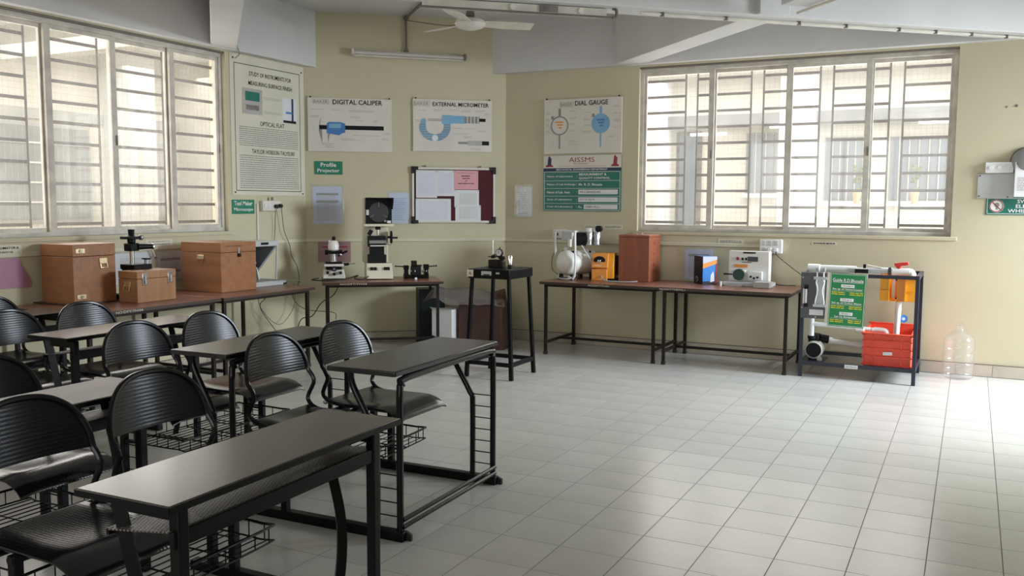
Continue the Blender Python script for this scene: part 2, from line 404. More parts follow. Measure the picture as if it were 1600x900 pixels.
# wall frames: a panel's local x runs along its wall (to the viewer's right), local -y comes into the room
AX, AY = -6.45, 7.75; BX, BY = -4.742, 9.16
MA = math.atan2(BY-AY, BX-AX); MD = Vector((math.cos(MA), math.sin(MA), 0)); MN = Vector((math.sin(MA), -math.cos(MA), 0))
MLEN = math.hypot(BX-AX, BY-AY)
WY, WX = 9.16, -6.45
def on_wall(wall, u, z, off=0.0):
    if wall == 'back': return (u, WY-off, z), 0.0
    if wall == 'left': return (WX+off, u, z), R(90)
    p = Vector((AX, AY, 0)) + MD*u + MN*off
    return (p.x, p.y, z), MA
def mid(s, t, z=0.0):
    p = Vector((AX, AY, 0)) + MD*s + MN*t; return (p.x, p.y, z)
def panel(name, label, cat, wall, u0, u1, z0, z1, t, material, group=None, part='board', bevel=0.0, off=0.001):
    loc, rz = on_wall(wall, (u0+u1)/2, (z0+z1)/2, t+off)
    e = thing(name, label, cat, loc, rz, group); e['w'] = u1-u0; e['h'] = z1-z0
    w, h = u1-u0, z1-z0
    MB().box(-w/2, w/2, 0, t, -h/2, h/2).build(part, material, e, bevel=bevel)
    return e

# ================================================================== THE ROOM
ZC = 3.57; ZB = 2.985
X1 = 2.6; Y0 = -1.9; T = 0.2
# ---- floor: grout bed, tiles laid one by one
GX, GY, GP = 0.18636, 5.41512, 0.29713
fl = struct(MB().box(-6.6, 2.7, -2.0, 9.3, -0.12, -0.0012).build('floor', M['grout']))
def tile_mb(cx=0, cy=0, mb=None):
    h = GP/2-0.0019; mb = mb or MB()
    lo = [(cx-h, cy-h, -.006), (cx+h, cy-h, -.006), (cx+h, cy+h, -.006), (cx-h, cy+h, -.006)]
    tp = [(p[0], p[1], 0) for p in lo]
    return mb.add(lo+tp, [(4, 5, 6, 7), (3, 2, 1, 0)] + [(i, (i+1) % 4, 4+(i+1) % 4, 4+i) for i in range(4)])
def inside(x, y):
    h = GP*0.5
    if not (-6.45-h < x < 2.6+h and -1.9-h < y < 9.16+h): return False
    return MN.x*(x-AX)+MN.y*(y-AY) > -h
cells = []
for i in range(-30, 12):
    for j in range(-14, 30):
        x = GX+GP*(i+.5); y = GY-GP*(j+.5)
        if not inside(x, y): continue
        v = cam.matrix_world.inverted() @ Vector((x, y, 0))
        if v.z < -0.3:
            px = 800+1411.2*v.x/-v.z; py = 450-1411.2*v.y/-v.z; d = -v.z
            vis = -60 < px < 1660 and py < 960
            # tiles lying under the crowded desks show little of themselves
            hid = (x < -2.5 and y < 4.7) or x < -3.2 and y < 5.0
            cells.append((d + (0 if vis else 100) + (6 if hid else 0), x, y))
        else: cells.append((500, x, y))
cells.sort()
tile_me = tile_mb().mesh('tile', M['tile'], .3)
for d, x, y in cells[:300]:
    o = bpy.data.objects.new('tile', tile_me); COL.objects.link(o); o.parent = fl; o.location = (x, y, 0)
mb = MB()
for d, x, y in cells[300:]: tile_mb(x, y, mb)
o = mb.build('tile_field', M['tile'], fl, angle=.3); o['kind'] = 'stuff'

# ---- walls (upper paint, gloss dado below the rail is the same plaster)
def wall_with_openings(name, u0, u1, z0, z1, openings, place, material):
    """box wall along u with rectangular openings; place(u0,u1,z0,z1,mb) adds a block"""
    mb = MB(); us = sorted(openings)
    cur = u0
    for a, b, c, d in us:
        if a > cur: place(mb, cur, a, z0, z1)
        if c > z0: place(mb, a, b, z0, c)
        if d < z1: place(mb, a, b, d, z1)
        cur = b
    if cur < u1: place(mb, cur, u1, z0, z1)
    return struct(mb.build(name, material))
WINR = (-3.17, -0.17, 1.262, 2.965)       # back window opening
WINL = (3.52, 6.60, 1.262, 2.975)        # left window opening
wall_back = wall_with_openings('wall_back', -4.95, X1+T, 0, ZC+.1, [WINR], lambda m, a, b, c, d: m.box(a, b, WY, WY+T, c, d), M['wall'])
wall_left = wall_with_openings('wall_left', Y0-T, 7.95, 0, ZC+.1, [WINL], lambda m, a, b, c, d: m.box(WX-T, WX, a, b, c, d), M['wall'])
a0 = mid(-.03, 0); b0 = mid(MLEN+.03, 0); a1 = mid(-.03, -T); b1 = mid(MLEN+.03, -T)
wall_mid = struct(MB().hexa([(p[0], p[1], 0) for p in (a0, b0, b1, a1)], [(p[0], p[1], ZC+.1) for p in (a0, b0, b1, a1)]).build('wall_corner', M['wall']))
wall_right = wall_with_openings('wall_right', Y0-T, WY+T, 0, ZC+.1, [(7.05, 9.0, 0, 2.9)], lambda m, a, b, c, d: m.box(X1, X1+T, a, b, c, d), M['wall'])
wall_rear = wall_with_openings('wall_rear', WX-T, X1+T, 0, ZC+.1, [(-4.5, 0.5, 1.25, 2.95)], lambda m, a, b, c, d: m.box(a, b, Y0-T, Y0, c, d), M['wall'])
# white bands (beams cast along the tops of the walls)
def band(name, parent, pts, z0, z1):
    n = len(pts)
    return MB().add([(x, y, z0) for x, y in pts]+[(x, y, z1) for x, y in pts],
        [tuple(reversed(range(n))), tuple(range(n, 2*n))]+[(i, (i+1) % n, n+(i+1) % n, n+i) for i in range(n)]).build(name, M['ceil'], parent, bevel=.004)
band('beam', wall_back, [(-4.95, WY-.10), (X1, WY-.10), (X1, WY+.01), (-4.95, WY+.01)], ZB, ZC+.02)
band('beam', wall_left, [(WX-.01, 7.95), (WX-.01, Y0), (WX+.10, Y0), (WX+.10, 7.95)], ZB, ZC+.02)
# picture rail / wiring casing and dado: the lower wall is a slightly proud gloss skirt with a rail on top
def rail(name, p0, p1, z, hgt=.035, dep=.014, m='railp'):
    d = (Vector(p1)-Vector(p0)).normalized(); n = Vector((d.y, -d.x, 0))
    if n.dot(Vector((0, 3, 0))-Vector(p0)) < 0: n = -n
    q = [Vector(p0), Vector(p1), Vector(p1)+n*dep, Vector(p0)+n*dep]
    if (q[1]-q[0]).cross(q[3]-q[0]).z < 0: q = [q[1], q[0], q[3], q[2]]
    return struct(MB().hexa([(p.x, p.y, z-hgt/2) for p in q], [(p.x, p.y, z+hgt/2) for p in q]).build(name, M[m], bevel=.003))
rail('trim_1', (WX, 3.0, 0), (WX, AY, 0), 1.135)
rail('trim_2', (AX, AY, 0), (BX, BY, 0), 1.135)
rail('trim_3', (BX, WY, 0), (-1.87, WY, 0), 1.135)
# skirting tiles
def skirting(name, p0, p1, m='skirt'):
    o = rail(name, p0, p1, .055, .11, .012, m); L = (Vector(p1)-Vector(p0)).length
    d = (Vector(p1)-Vector(p0)).normalized(); n = Vector((d.y, -d.x, 0))
    if n.dot(Vector((0, 3, 0))-Vector(p0)) < 0: n = -n
    me = None; k = 0
    while k*GP < L-.02:
        l = min(GP, L-k*GP)-.004; mb = MB().box(0, l, 0, .006, -.05, .046)
        ti = mb.build('tile', M[m], o, bevel=.0015) if (me is None or l < GP-.01) else bpy.data.objects.new('tile', me)
        if me is None: me = ti.data
        if ti.name not in COL.objects: COL.objects.link(ti); ti.parent = o
        p = Vector(p0)+d*(k*GP+.002)+n*.012; ti.location = (p.x, p.y, .055)
        ang = math.atan2(d.y, d.x); 
        ti.rotation_euler = (0, 0, ang)
        if Vector((-d.y, d.x, 0)).dot(n) < 0: ti.location = (p.x+n.x*.006, p.y+n.y*.006, .055)
        k += 1
    dl = rail('dust_line', p0, p1, .1125, .006, .0135, 'grout'); del dl['kind']; dl.parent = o
    return o
skirting('baseboard_back', (X1, WY, 0), (BX, WY, 0))
skirting('baseboard_corner', (BX, BY, 0), (AX, AY, 0))
skirting('baseboard_left', (WX, AY, 0), (WX, 2.0, 0))
# ---- ceiling with its diagonal beams
ceil = struct(MB().box(-6.7, 2.9, -2.2, 9.4, ZC, ZC+.15).build('ceiling', M['ceil']))
def beam(p, q, w=0.27, z0=2.99):
    p = Vector((*p, 0)); q = Vector((*q, 0)); d = (q-p).normalized(); n = Vector((-d.y, d.x, 0))*w/2
    c = [p-n, q-n, q+n, p+n]
    return MB().hexa([(v.x, v.y, z0) for v in c], [(v.x, v.y, ZC+.01) for v in c]).build('beam', M['ceil'], ceil, bevel=.006)
beam((0.42, 9.12), (-6.40, 2.98))                    # along the corner wall's direction
beam((-3.30, 9.12), (-1.42, 7.22), z0=2.994); beam((-1.22, 7.00), (2.55, 2.85), z0=2.994)
beam((-6.40, 6.54), (-4.80, 4.955), .235, 2.994); beam((-4.50, 4.50), (-0.4, -0.2), z0=2.994)
beam((2.55, 5.9), (-3.9, 0.1), z0=2.997)
# electrical conduit under the long diagonal beam, with saddles
def along(p, q, t): return (p[0]+(q[0]-p[0])*t, p[1]+(q[1]-p[1])*t)
bp0, bp1 = (0.38, 9.20), (-6.40, 3.10)
cd = thing('conduit', 'thin dusty conduit pipe clipped under the long diagonal ceiling beam', 'conduit', (0, 0, 2.975))
mb = MB(); mb.tube([(0.34, 9.02, 0), (-2.30, 6.645, 0)], .011, 8); mb.build('pipe', M['batten'], cd)
for t in (.06, .16, .26, .36, .5, .62, .8, .95):
    x, y = along((0.34, 9.02), (-2.30, 6.645), t)
    MB().box(x-.016, x+.016, y-.016, y+.016, -.014, .014).build('saddle', M['alu_dark'], cd)
# second conduit on the beam that comes towards the viewer
cd2 = thing('conduit', 'short conduit under the beam that runs up out of frame right of the fan', 'conduit', (0, 0, 2.975))
MB().tube([(-1.24, 7.14, 0), (-.3, 6.1, 0), (1.2, 4.45, 0)], .012, 8).build('pipe', M['batten'], cd2)

# ================================================================== WINDOWS
def window(name, loc, rz, w, h, stiles, gpairs, barz, vis0=None):
    """sliding window in a wall 0.2 thick.  local x along wall, -y into the room, origin at lower left"""
    e = thing(name, None, None, loc, rz, kind='structure')
    f = MB()
    for a in ((0, w, 0, .035), (0, w, h-.055, h), (0, .035, .035, h-.055), (w-.035, w, .035, h-.055)): f.box(a[0], a[1], .045, .135, a[2], a[3])
    f.build('frame', M['alu'], e, bevel=.003)
    MB().box(-.05, w+.05, -.012, .05, -.035, .0).build('sill', M['wall'], e, bevel=.004)
    MB().box(0, w, .003, .045, h-.016, h+.0).build('shadow_strip', M['conduit'], e)  # solid dark bar standing in for the shadow line under the window head
    for k in range(len(stiles)-1):
        a, b = stiles[k], stiles[k+1]; y = .060 if k % 2 == 0 else .098
        a2 = a-.02; b2 = b+.02
        s = MB(); wd = .055
        s.box(a2, a2+wd, y, y+.028, .03, h-.05); s.box(b2-wd, b2, y, y+.028, .03, h-.05)
        s.box(a2+wd, b2-wd, y, y+.028, .03, .03+wd*.7); s.box(a2+wd, b2-wd, y, y+.028, h-.05-wd*.7, h-.05)
        so = s.build('sash', M['alu'], e, bevel=.002)
        MB().box(a2+wd-.004, b2-wd+.004, y+.011, y+.015, .06, h-.08).build('pane', M['glass'], so)
        hx = (a2+.018) if k % 2 else (b2-.018)
        MB().box(hx-.008, hx+.008, y-.010, y, h*.44, h*.44+.085).build('latch', M['alu_dark'], so, bevel=.002)
    # grille behind: paired uprights with a clear slot between them, flat bars in the bays
    g = MB().box(-.008, .008, 0, .006, 0, h-.02); gm = None
    xs = []
    for c in gpairs: xs += [c-.062, c+.062]
    um = MB().box(-.009, .009, -.003, .003, .0, h-.01).mesh('grille_upright', M['grille'])
    for x in xs:
        o = bpy.data.objects.new('grille_upright', um); COL.objects.link(o); o.parent = e; o.location = (x, .17, 0)
    edges = [0.0]+xs+[w]; cache = {}
    for i in range(0, len(edges)-1, 2):
        a, b = edges[i], edges[i+1]
        if b-a < .03: continue
        key = round(b-a, 3)
        if key not in cache: cache[key] = MB().box(-(b-a)/2, (b-a)/2, -.004, .004, -.013, .013).mesh('grille_bar', M['grille'])
        for z in barz:
            o = bpy.data.objects.new('grille_bar', cache[key]); COL.objects.link(o); o.parent = e; o.location = ((a+b)/2, .178, z)
    # fine wire mesh
    m = MB(); k = .0006; st = .05
    for i in range(int(w/st)+1): m.box(i*st-k, i*st+k, .186, .188, 0, h)
    for i in range(int(h/st)+1): m.box(0, w, .186, .188, i*st-k, i*st+k)
    o = m.build('wire_mesh', M['wire'], e); o['kind'] = 'stuff'
    return e
bz = [.094+.164*i for i in range(10)]
window('window_1', (WINR[0], WY, WINR[2]), 0, WINR[1]-WINR[0], WINR[3]-WINR[2], [0.03, .757, 1.515, 2.253, 2.97],
       [.514, 1.187, 1.851, 2.482], bz)
window('window_2', (WX, WINL[0], WINL[2]), R(90), WINL[1]-WINL[0], WINL[3]-WINL[2], [0.03, .60, 1.242, 1.865, 2.48, 3.05],
       [.53, 1.187, 1.85, 2.533], bz)
# window and doorway behind / beside the viewer, out of frame
mb = MB()
for i in range(6): mb.box(-4.5+i*.99, -4.45+i*.99, Y0-.12, Y0-.06, 1.25, 2.95)
mb.box(-4.5, .5, Y0-.12, Y0-.06, 1.25, 1.30); mb.box(-4.5, .5, Y0-.12, Y0-.06, 2.9, 2.95)
struct(mb.build('window_3', M['alu']))

# ================================================================== OUTSIDE: the corridors seen through the glass
def s_box(name, m, *a): return struct(MB().box(*a).build(name, M[m]))
s_box('floor_corridor_back', 'outfloor', -8, 6, WY+T+.01, 12.8, -.2, -.1)
wob = s_box('wall_corridor_back', 'outwall', -8, 6, 12.6, 12.8, -.1, 3.6)
s_box('ceiling_corridor_back', 'outwhite', -8, 6, WY+T+.01, 12.8, 3.4, 3.6)
MB().box(-8, 6, 12.35, 12.6, 2.62, 2.76).build('ledge', M['midgrey'], wob)
MB().box(-4.9, -3.85, 11.9, 12.6, -.1, 3.4).build('pier', M['outwhite'], wob)
MB().box(-2.30, -1.86, 12.2, 12.6, -.1, 3.4).build('pier', M['outwhite'], wob)
MB().box(-8, -2.6, 10.0, 10.25, 3.02, 3.4).build('beam', M['rust'], wob)
MB().box(-8, 6, 11.2, 11.45, 3.15, 3.4).build('beam', M['outwall'], wob)
def out_door(name, x0, x1, z1, y):
    d = thing(name, None, None, ((x0+x1)/2, y, -.1), 0, kind='structure'); w = x1-x0
    MB().box(-w/2, w/2, -.03, .0, 0, z1).build('frame', M['alu_dark'], d)
    MB().box(-w/2+.05, w/2-.05, -.06, -.03, 0, z1-.06).build('leaf', M['bluegrey'], d)
    MB().sph((w/2-.1, -.08, 1.05), .03, 8, 6).build('handle', M['steel'], d)
out_door('door_1', -3.78, -3.42, 2.66, 12.59)
def out_window(name, x0, x1, z0, z1, y, bars=4, view=False):
    d = thing(name, None, None, ((x0+x1)/2, y, z0), 0, kind='structure'); w = x1-x0; h = z1-z0
    MB().box(-w/2, w/2, -.02, 0, 0, h).build('frame', M['midgrey'], d)
    MB().box(-w/2+.03, w/2-.03, -.04, -.02, .03, h-.03).build('pane', M['bluegrey'], d)
    for i in range(bars):
        MB().box(-w/2+(i+1)*w/(bars+1)-.006, -w/2+(i+1)*w/(bars+1)+.006, -.055, -.04, 0, h).build('bar', M['alu'], d)
    MB().box(-w/2-.04, w/2+.04, -.09, 0, -.06, 0).build('sill', M['outwhite'], d)
out_window('window_4', -2.80, -2.40, 1.70, 2.52, 12.59, 2)
out_window('window_5', -1.77, -1.20, 1.60, 2.43, 12.59, 5)
out_window('window_6', -.98, -.29, 1.60, 2.42, 12.59, 5)
for x, lab in ((-3.27, 'glowing tube on the corridor wall above the blue-grey door'), (-2.2, 'glowing tube beside the white pier outside the back window'), (-.40, 'glowing tube at the right end of the wall outside the back window')):  # emissive tubes set where bright streaks show in the glass
    e = thing('glow_tube', lab, 'lamp', (x, 12.33, 2.50 if x < -3 else 2.57), 0, 'glowing tubes outside')
    MB().box(-.25, .25, -.0, .02, -.02, .02).build('batten', M['outwhite'], e)
    MB().cyl((-.24, -.02, 0), (.24, -.02, 0), .014, 10).build('tube', M['tubelit'], e)
for x in (-1.34, -.66):
    mb = MB(); rr = random.Random(3)
    for k in range(16): mb.sph((rr.uniform(-.07, .07), rr.uniform(-.03, .03), rr.uniform(-.16, .14)), rr.uniform(.014, .034), 6, 4)
    e = thing('shrub', 'small green shrub in front of the %s dark window across the corridor' % ('left' if x < -1 else 'right'), 'plant', (x, 12.40, 1.70))
    o = mb.build('foliage', M['leaf'], e, (0, 0, .2)); o['kind'] = 'stuff'
    MB().lathe([(.035, -.14), (.055, .0), (.05, .02)], n=14).build('pot', M['rust'], e)
    MB().box(-.10, .10, -.09, .11, -.17, -.14).build('pot_shelf', M['outwhite'], e)
s_box('floor_corridor_left', 'outfloor', -10, WX-T-.01, -3, 9.1, -.2, -.1)
wol = s_box('wall_corridor_left', 'outwall', -10.0, -9.8, -3, 9.3, -.1, 3.6)
s_box('ceiling_corridor_left', 'outwhite', -10, WX-T-.01, -3, 9.3, 3.4, 3.6)
wole = s_box('wall_corridor_end', 'outwall', -9.8, WX-T-.01, 9.1, 9.3, -.1, 3.6)
MB().box(-9.8, -9.4, 5.3, 5.6, -.1, 3.4).build('pier', M['outwall'], wol)
MB().box(-9.8, -9.3, 7.9, 8.3, -.1, 3.4).build('pier', M['outwhite'], wol)
MB().box(-9.6, -6.7, 6.3, 6.5, 3.05, 3.4).build('beam', M['outwall'], wol)
MB().box(-9.8, -9.76, -3, 9.1, 2.5, 2.62).build('ledge', M['palegrey'], wol)
def out_window_l(name, y0, y1, z0, z1, m):
    d = thing(name, None, None, (-9.79, (y0+y1)/2, z0), R(90), kind='structure'); w = y1-y0; h = z1-z0
    MB().box(-w/2, w/2, -.02, 0, 0, h).build('frame', M['palegrey'], d)
    MB().box(-w/2+.04, w/2-.04, -.04, -.02, .04, h-.04).build('pane', M[m], d)
    for i in range(4):
        z = h*(i+1)/5; MB().box(-w/2, w/2, -.055, -.04, z-.01, z+.01).build('bar', M['outwhite'], d)
out_window_l('window_7', 6.15, 7.7, 1.3, 2.45, 'midgrey')
out_window_l('window_8', 8.45, 9.0, 1.3, 2.45, 'palegrey')
out_window_l('window_9', 3.4, 5.1, 1.3, 2.45, 'palegrey')

# ================================================================== ON THE WALLS
def nails(e, pts, r=.007):
    for x, z in pts: MB().cyl((x, .0, z), (x, -.008, z), r, 8).build('nail', M['ink'], e)
# ---- left wall: big flex banner
e = panel('banner', 'tall cream banner with two instrument pictures and dense text beside the left window', 'poster', 'left', 6.655, 7.735, 1.615, 2.975, .006, M['flex'])
outline(e, 'border', -.485, .475, -.64, .60, .006, M['ink'])
text('STUDY OF INSTRUMENTS FOR', e, .03, .515, .62, .042, M['ink'], bold=.006)
text('MEASURING SURFACE FINISH', e, .03, .425, .64, .042, M['ink'], bold=.006)
text('OPTICAL FLAT', e, .045, .035, .36, .046, M['ink'], bold=.004)
text('TAYLOR HOBSON TALYSURF', e, .06, -.245, .64, .044, M['ink'], bold=.004)
print_lines(e, -.43, .44, -.20, 0.0, 10, M['inkgrey'], seed=3, fill=.42)
print_lines(e, -.43, .44, -.62, -.28, 16, M['inkgrey'], seed=4, fill=.42)
d = MB().box(-.38, -.10, -.004, -.001, .12, .37).build('instrument_picture', M['inkpale'], e, bevel=.001)
rect(d, 'screen', -.34, -.14, .25, .34, M['teal'], y=-.0046); rect(d, 'keys', -.33, -.15, .16, .21, M['alu_dark'], y=-.0046)
rect(e, 'picture_card', .20, .42, .08, .33, M['paper'])
d = rect(e, 'gauge_picture', .34, .37, .10, .33, M['inknavy'], y=-.002); rect(d, 'base', .21, .41, .075, .10, M['ink'], y=-.003); rect(d, 'arm', .25, .35, .17, .19, M['inkblue'], y=-.003)
for z in (.30, .285, .16, .145): rect(e, 'callout_line', -.08, .18, z, z+.003, M['inkgrey'])
nails(e, [(-.50, .64), (.50, .62), (-.50, -.655), (.50, -.66)])
# ---- signs
e = panel('sign', 'small green sign reading Tool Maker Microscope below the big banner', 'sign', 'left', 6.648, 6.957, 1.427, 1.567, .004, M['green'])
text('Tool Maker', e, 0, .034, .25, .042, M['wlet'], bold=.012); text('Microscope', e, 0, -.030, .26, .042, M['wlet'], bold=.012)
e = panel('sign', 'small green sign reading Profile Projector below the caliper chart', 'sign', 'mid', .097, .397, 1.847, 1.99, .004, M['green'])
text('Profile', e, 0, .033, .165, .045, M['wlet'], bold=.012); text('Projector', e, 0, -.034, .235, .05, M['wlet'], bold=.012)
# ---- left wall electrics
e = panel('socket_board', 'white socket board with two black plugs below the big banner', 'socket', 'left', 7.035, 7.308, 1.453, 1.560, .045, M['ivory'], bevel=.006, part='casing')
MB().box(-.015, .015, -.002, .002, .055, .09).build('hook', M['conduit'], e)
for x in (-.10, -.04): MB().box(x-.012, x+.012, -.006, 0, -.018, .018).build('switch', M['plastic'], e, bevel=.002)
for x, z in ((.045, -.005), (.105, .0)):
    q = MB().cyl((x, 0, z), (x, -.035, z), .021, 12).build('plug', M['rubber'], e, bevel=.003)
def W(wall, u, z, off): return Vector(on_wall(wall, u, z, off)[0])
t = tag(MB().box(-.011, .011, -.014, .0, -.30, .30).build('casing_strip', M['ivory'], None, W('left', 6.995, 1.23, .001), (0, 0, R(90))), 'white vertical wiring casing on the left wall below the Tool Maker sign', 'casing')
def cable(label, pts, r=.0035, m='rubber', k=6):
    P = [Vector(p) for p in pts]; b = P[0].copy()
    return tag(MB().tube([p-b for p in P], r, 6, smooth=k).build('cable', M[m], None, b), label, 'cable')
cable('black cable hanging from the left plug down behind the grey box', [W('left', 7.21, 1.485, .08), W('left', 7.215, 1.44, .05), W('left', 7.225, 1.3, .03), W('left', 7.21, 1.13, .03)])
cable('black cable hanging in a long curve from the right plug past the table edge', [W('left', 7.27, 1.485, .08), W('left', 7.30, 1.43, .06), W('left', 7.34, 1.25, .05), W('left', 7.42, 1.10, .05), W('left', 7.44, .98, .06), W('left', 7.5, .86, .08), W('left', 7.5, .7, .10), W('left', 7.40, .55, .10), W('left', 7.60, .40, .10), (-6.12, 7.78, .36), (-6.02, 7.70, .30)])
cable('thin looped cable hanging below the second left table', [(-6.35, 6.85, .66), (-6.36, 6.95, .45), (-6.36, 7.2, .28), (-6.34, 7.4, .45), (-6.30, 7.36, .70)], .003, 'conduit')
cable('dark cable hanging straight down below the second left table', [(-6.25, 7.0, .69), (-6.32, 6.95, .58), (-6.34, 6.9, .48), (-6.30, 7.1, .20), (-6.28, 7.2, .02)], .004)
# labels and papers on the left wall
e = panel('label_strip', 'cream label with bold black capitals at the left edge under the window', 'label', 'left', 4.10, 4.44, 1.135, 1.21, .002, M['flex'], part='strip')
text('AUTO COLLIMATOR &', e, .0, .017, .29, .018, M['ink'], bold=.01); text('ANGLE DEKKOR', e, .0, -.017, .20, .018, M['ink'], bold=.01)
e = panel('label_strip', 'cream strip with two lines of small print under the left window behind the instrument stand', 'label', 'left', 5.60, 5.90, 1.147, 1.208, .002, M['flex'], part='strip')
print_lines(e, -.12, .12, -.024, .024, 2, M['inkgrey'], seed=5, fill=.3)
def sleeve(label, wall, u0, u1, z0, z1, paper, seed, m='inkpale', rows=14, cat='notice', bars=(), group=None):
    e = panel('notice_sheet', label, cat, wall, u0, u1, z0, z1, .002, M[paper], part='sheet', group=group)
    w, h = u1-u0, z1-z0
    print_lines(e, -w*.36, w*.36, -h*.42, h*.34, rows, M[m], seed=seed, fill=.4, ragged=.3)
    for z in bars: rect(e, 'heading_bar', -w*.38, w*.38, h*z-.012, h*z+.012, M['inkgrey'], y=-.0016)
    s = MB(); k = 7; vs = []
    for i in range(k+1):
        for j in range(k+1):
            vs.append((-w/2-.02+(w+.045)*i/k, -.006-.006*random.random(), -h/2-.02+(h+.045)*j/k))
    s.add(vs, [(i*(k+1)+j, (i+1)*(k+1)+j, (i+1)*(k+1)+j+1, i*(k+1)+j+1) for i in range(k) for j in range(k)])
    s.build('plastic_sleeve', M['sleeve'], e)
    return e
sleeve('grey printed sheet in a crumpled sleeve behind the instrument stand', 'left', 5.27, 5.66, .84, 1.10, 'paper', 11)
sleeve('grey printed sheet in a sleeve beside the large lidded box', 'left', 5.72, 6.02, .84, 1.10, 'paper', 12, bars=(.22, -.2))
e = panel('plastic_sheet', 'mauve plastic sheet hanging on the wall at the left edge', 'plastic sheet', 'left', 4.15, 4.39, .89, 1.11, .003, M['mauve'], part='backing')
mb = MB(); mb.prism([(-.22, -.1125), (.22, -.1125), (.225, -.07), (.12, .1125), (-.22, .1125)], -.012, -.004); mb.build('front_sheet', M['mauve'], e)
# ---- corner wall: charts
def chart(label, wall, u0, u1, z0, z1):
    e = panel('wall_chart', label, 'poster', wall, u0, u1, z0, z1, .018, M['poster'], bevel=.001, off=.004); w = u1-u0; h = z1-z0
    nails(e, [(-w/2+.03, h/2+.008), (w/2-.03, h/2+.008)], .009); return e
def callouts(e, spots, seed):
    rnd = random.Random(seed); mb = MB()
    for x, z, w in spots:
        for r in range(rnd.choice((1, 2, 2))): mb.box(x, x+w*rnd.uniform(.7, 1), -.0015, -.0009, z-r*.013, z-r*.013+.0045)
    o = mb.build('callouts', M['inkpale'], e); o['kind'] = 'stuff'
def brand(e, x, z, w, h):
    outline(e, 'maker_frame', x-w/2, x+w/2, z-h/2, z+h/2, .003, M['inkpale']); text('BAKER', e, x, z, w*.86, h*.68, M['inkgrey'])
e = chart('chart board titled Digital Caliper with a blue caliper picture on the corner wall', 'mid', .035, .935, 2.095, 2.665)
brand(e, -.31, .245, .17, .055); text('DIGITAL CALIPER', e, .08, .245, .53, .052, M['ink'], bold=.014)
d = rect(e, 'caliper_beam', -.33, .36, -.05, -.005, M['ink'], y=-.0015)
MB().prism([(-.33, .0), (-.31, .07), (-.325, -.005)], -.004, -.0012).build('upper_jaw', M['inkgrey'], d)
mb = MB(); mb.prism([(-.335, -.05), (-.30, -.05), (-.30, -.19), (-.32, -.12)], -.003, -.0012); mb.prism([(-.24, -.05), (-.20, -.05), (-.225, -.12), (-.235, -.19)], -.003, -.0012); mb.build('jaw', M['inkgrey'], d)
mb = MB(); mb.prism([(-.25, -.09), (-.12, -.11), (-.09, -.09), (-.055, -.08), (-.055, .015), (-.10, .03), (-.23, .03), (-.25, .01)], -.004, -.0018); dd = mb.build('slider', M['inkblue'], d)
rect(d, 'display', -.225, -.10, -.035, .012, M['inksky'], y=-.0045)
callouts(e, [(-.42, .16, .17), (-.42, .09, .1), (-.2, .16, .1), (-.02, .155, .3), (.0, .09, .12), (.05, .05, .1), (.25, .05, .05), (.02, -.11, .3), (-.1, -.15, .2), (-.3, -.2, .15), (-.27, -.23, .12), (.37, -.08, .06), (.34, -.14, .08)], 21)
e = chart('chart board titled External Micrometer with a striped frame picture above the notice board', 'mid', 1.165, 2.05, 2.117, 2.685)
brand(e, -.35, .235, .19, .06); text('EXTERNAL MICROMETER', e, .09, .232, .63, .045, M['ink'], bold=.014)
mb = MB()
oc, rc = [], []
for i in range(19):
    a = math.pi*i/18; oc.append((-.20-.175*math.cos(a), -.02-.155*math.sin(a)))
    rc.append((-.20-.10*math.cos(a), -.02-.08*math.sin(a)))
poly = [(-.345, .07)]+oc+[(-.025, .05), (-.10, .05)]+list(reversed(rc))+[(-.30, .07)]
mb.prism(poly, -.003, -.001); d = mb.build('micrometer_frame', M['inksky'], e)
mb = MB()
for i in range(7):
    z = -.155+i*.026; x = .17*math.sqrt(max(0, 1-((z+.02)/.16)**2)); mb.box(-.20-x, -.20-max(0, .105*math.sqrt(max(0, 1-((z+.02)/.085)**2)))*(z > -.105), -.004, -.0032, z, z+.011)
    mb.box(-.20+max(0, .105*math.sqrt(max(0, 1-((z+.02)/.085)**2)))*(z > -.105), -.20+x, -.004, -.0032, z, z+.011)
mb.build('stripe', M['inkgrey'], d); MB().cyl((-.20, -.003, -.14), (-.20, -.0045, -.14), .035, 16).build('badge', M['paper'], d)
rect(e, 'spindle', -.28, -.10, .045, .075, M['inkpale'], y=-.0016); rect(e, 'sleeve_scale', -.12, .0, .02, .115, M['inksky'], y=-.0035)
rect(e, 'barrel', .0, .13, .025, .11, M['inksky'], y=-.002); rect(e, 'thimble', .13, .30, .03, .105, M['inkgrey'], y=-.0022); rect(e, 'ratchet', .30, .37, .05, .085, M['ink'], y=-.0022)
for x in (.16, .20, .24, .28): rect(e, 'thimble_band', x, x+.008, .02, .115, M['paper'], y=-.0026)
d = rect(e, 'detail_spindle', .06, .17, -.20, -.175, M['inkgrey']); rect(d, 'detail_thimble', .17, .33, -.215, -.16, M['inkpale'], y=-.002); rect(d, 'detail_ratchet', .33, .41, -.21, -.165, M['ink'], y=-.002)
callouts(e, [(-.38, .16, .1), (-.22, .17, .1), (-.05, .17, .12), (.1, .165, .12), (.25, .17, .12), (.36, .14, .06), (-.42, .05, .06), (.0, -.03, .12), (.15, -.03, .1), (.28, -.05, .12), (.0, -.09, .2), (.12, -.12, .1), (.2, -.25, .15)], 22)
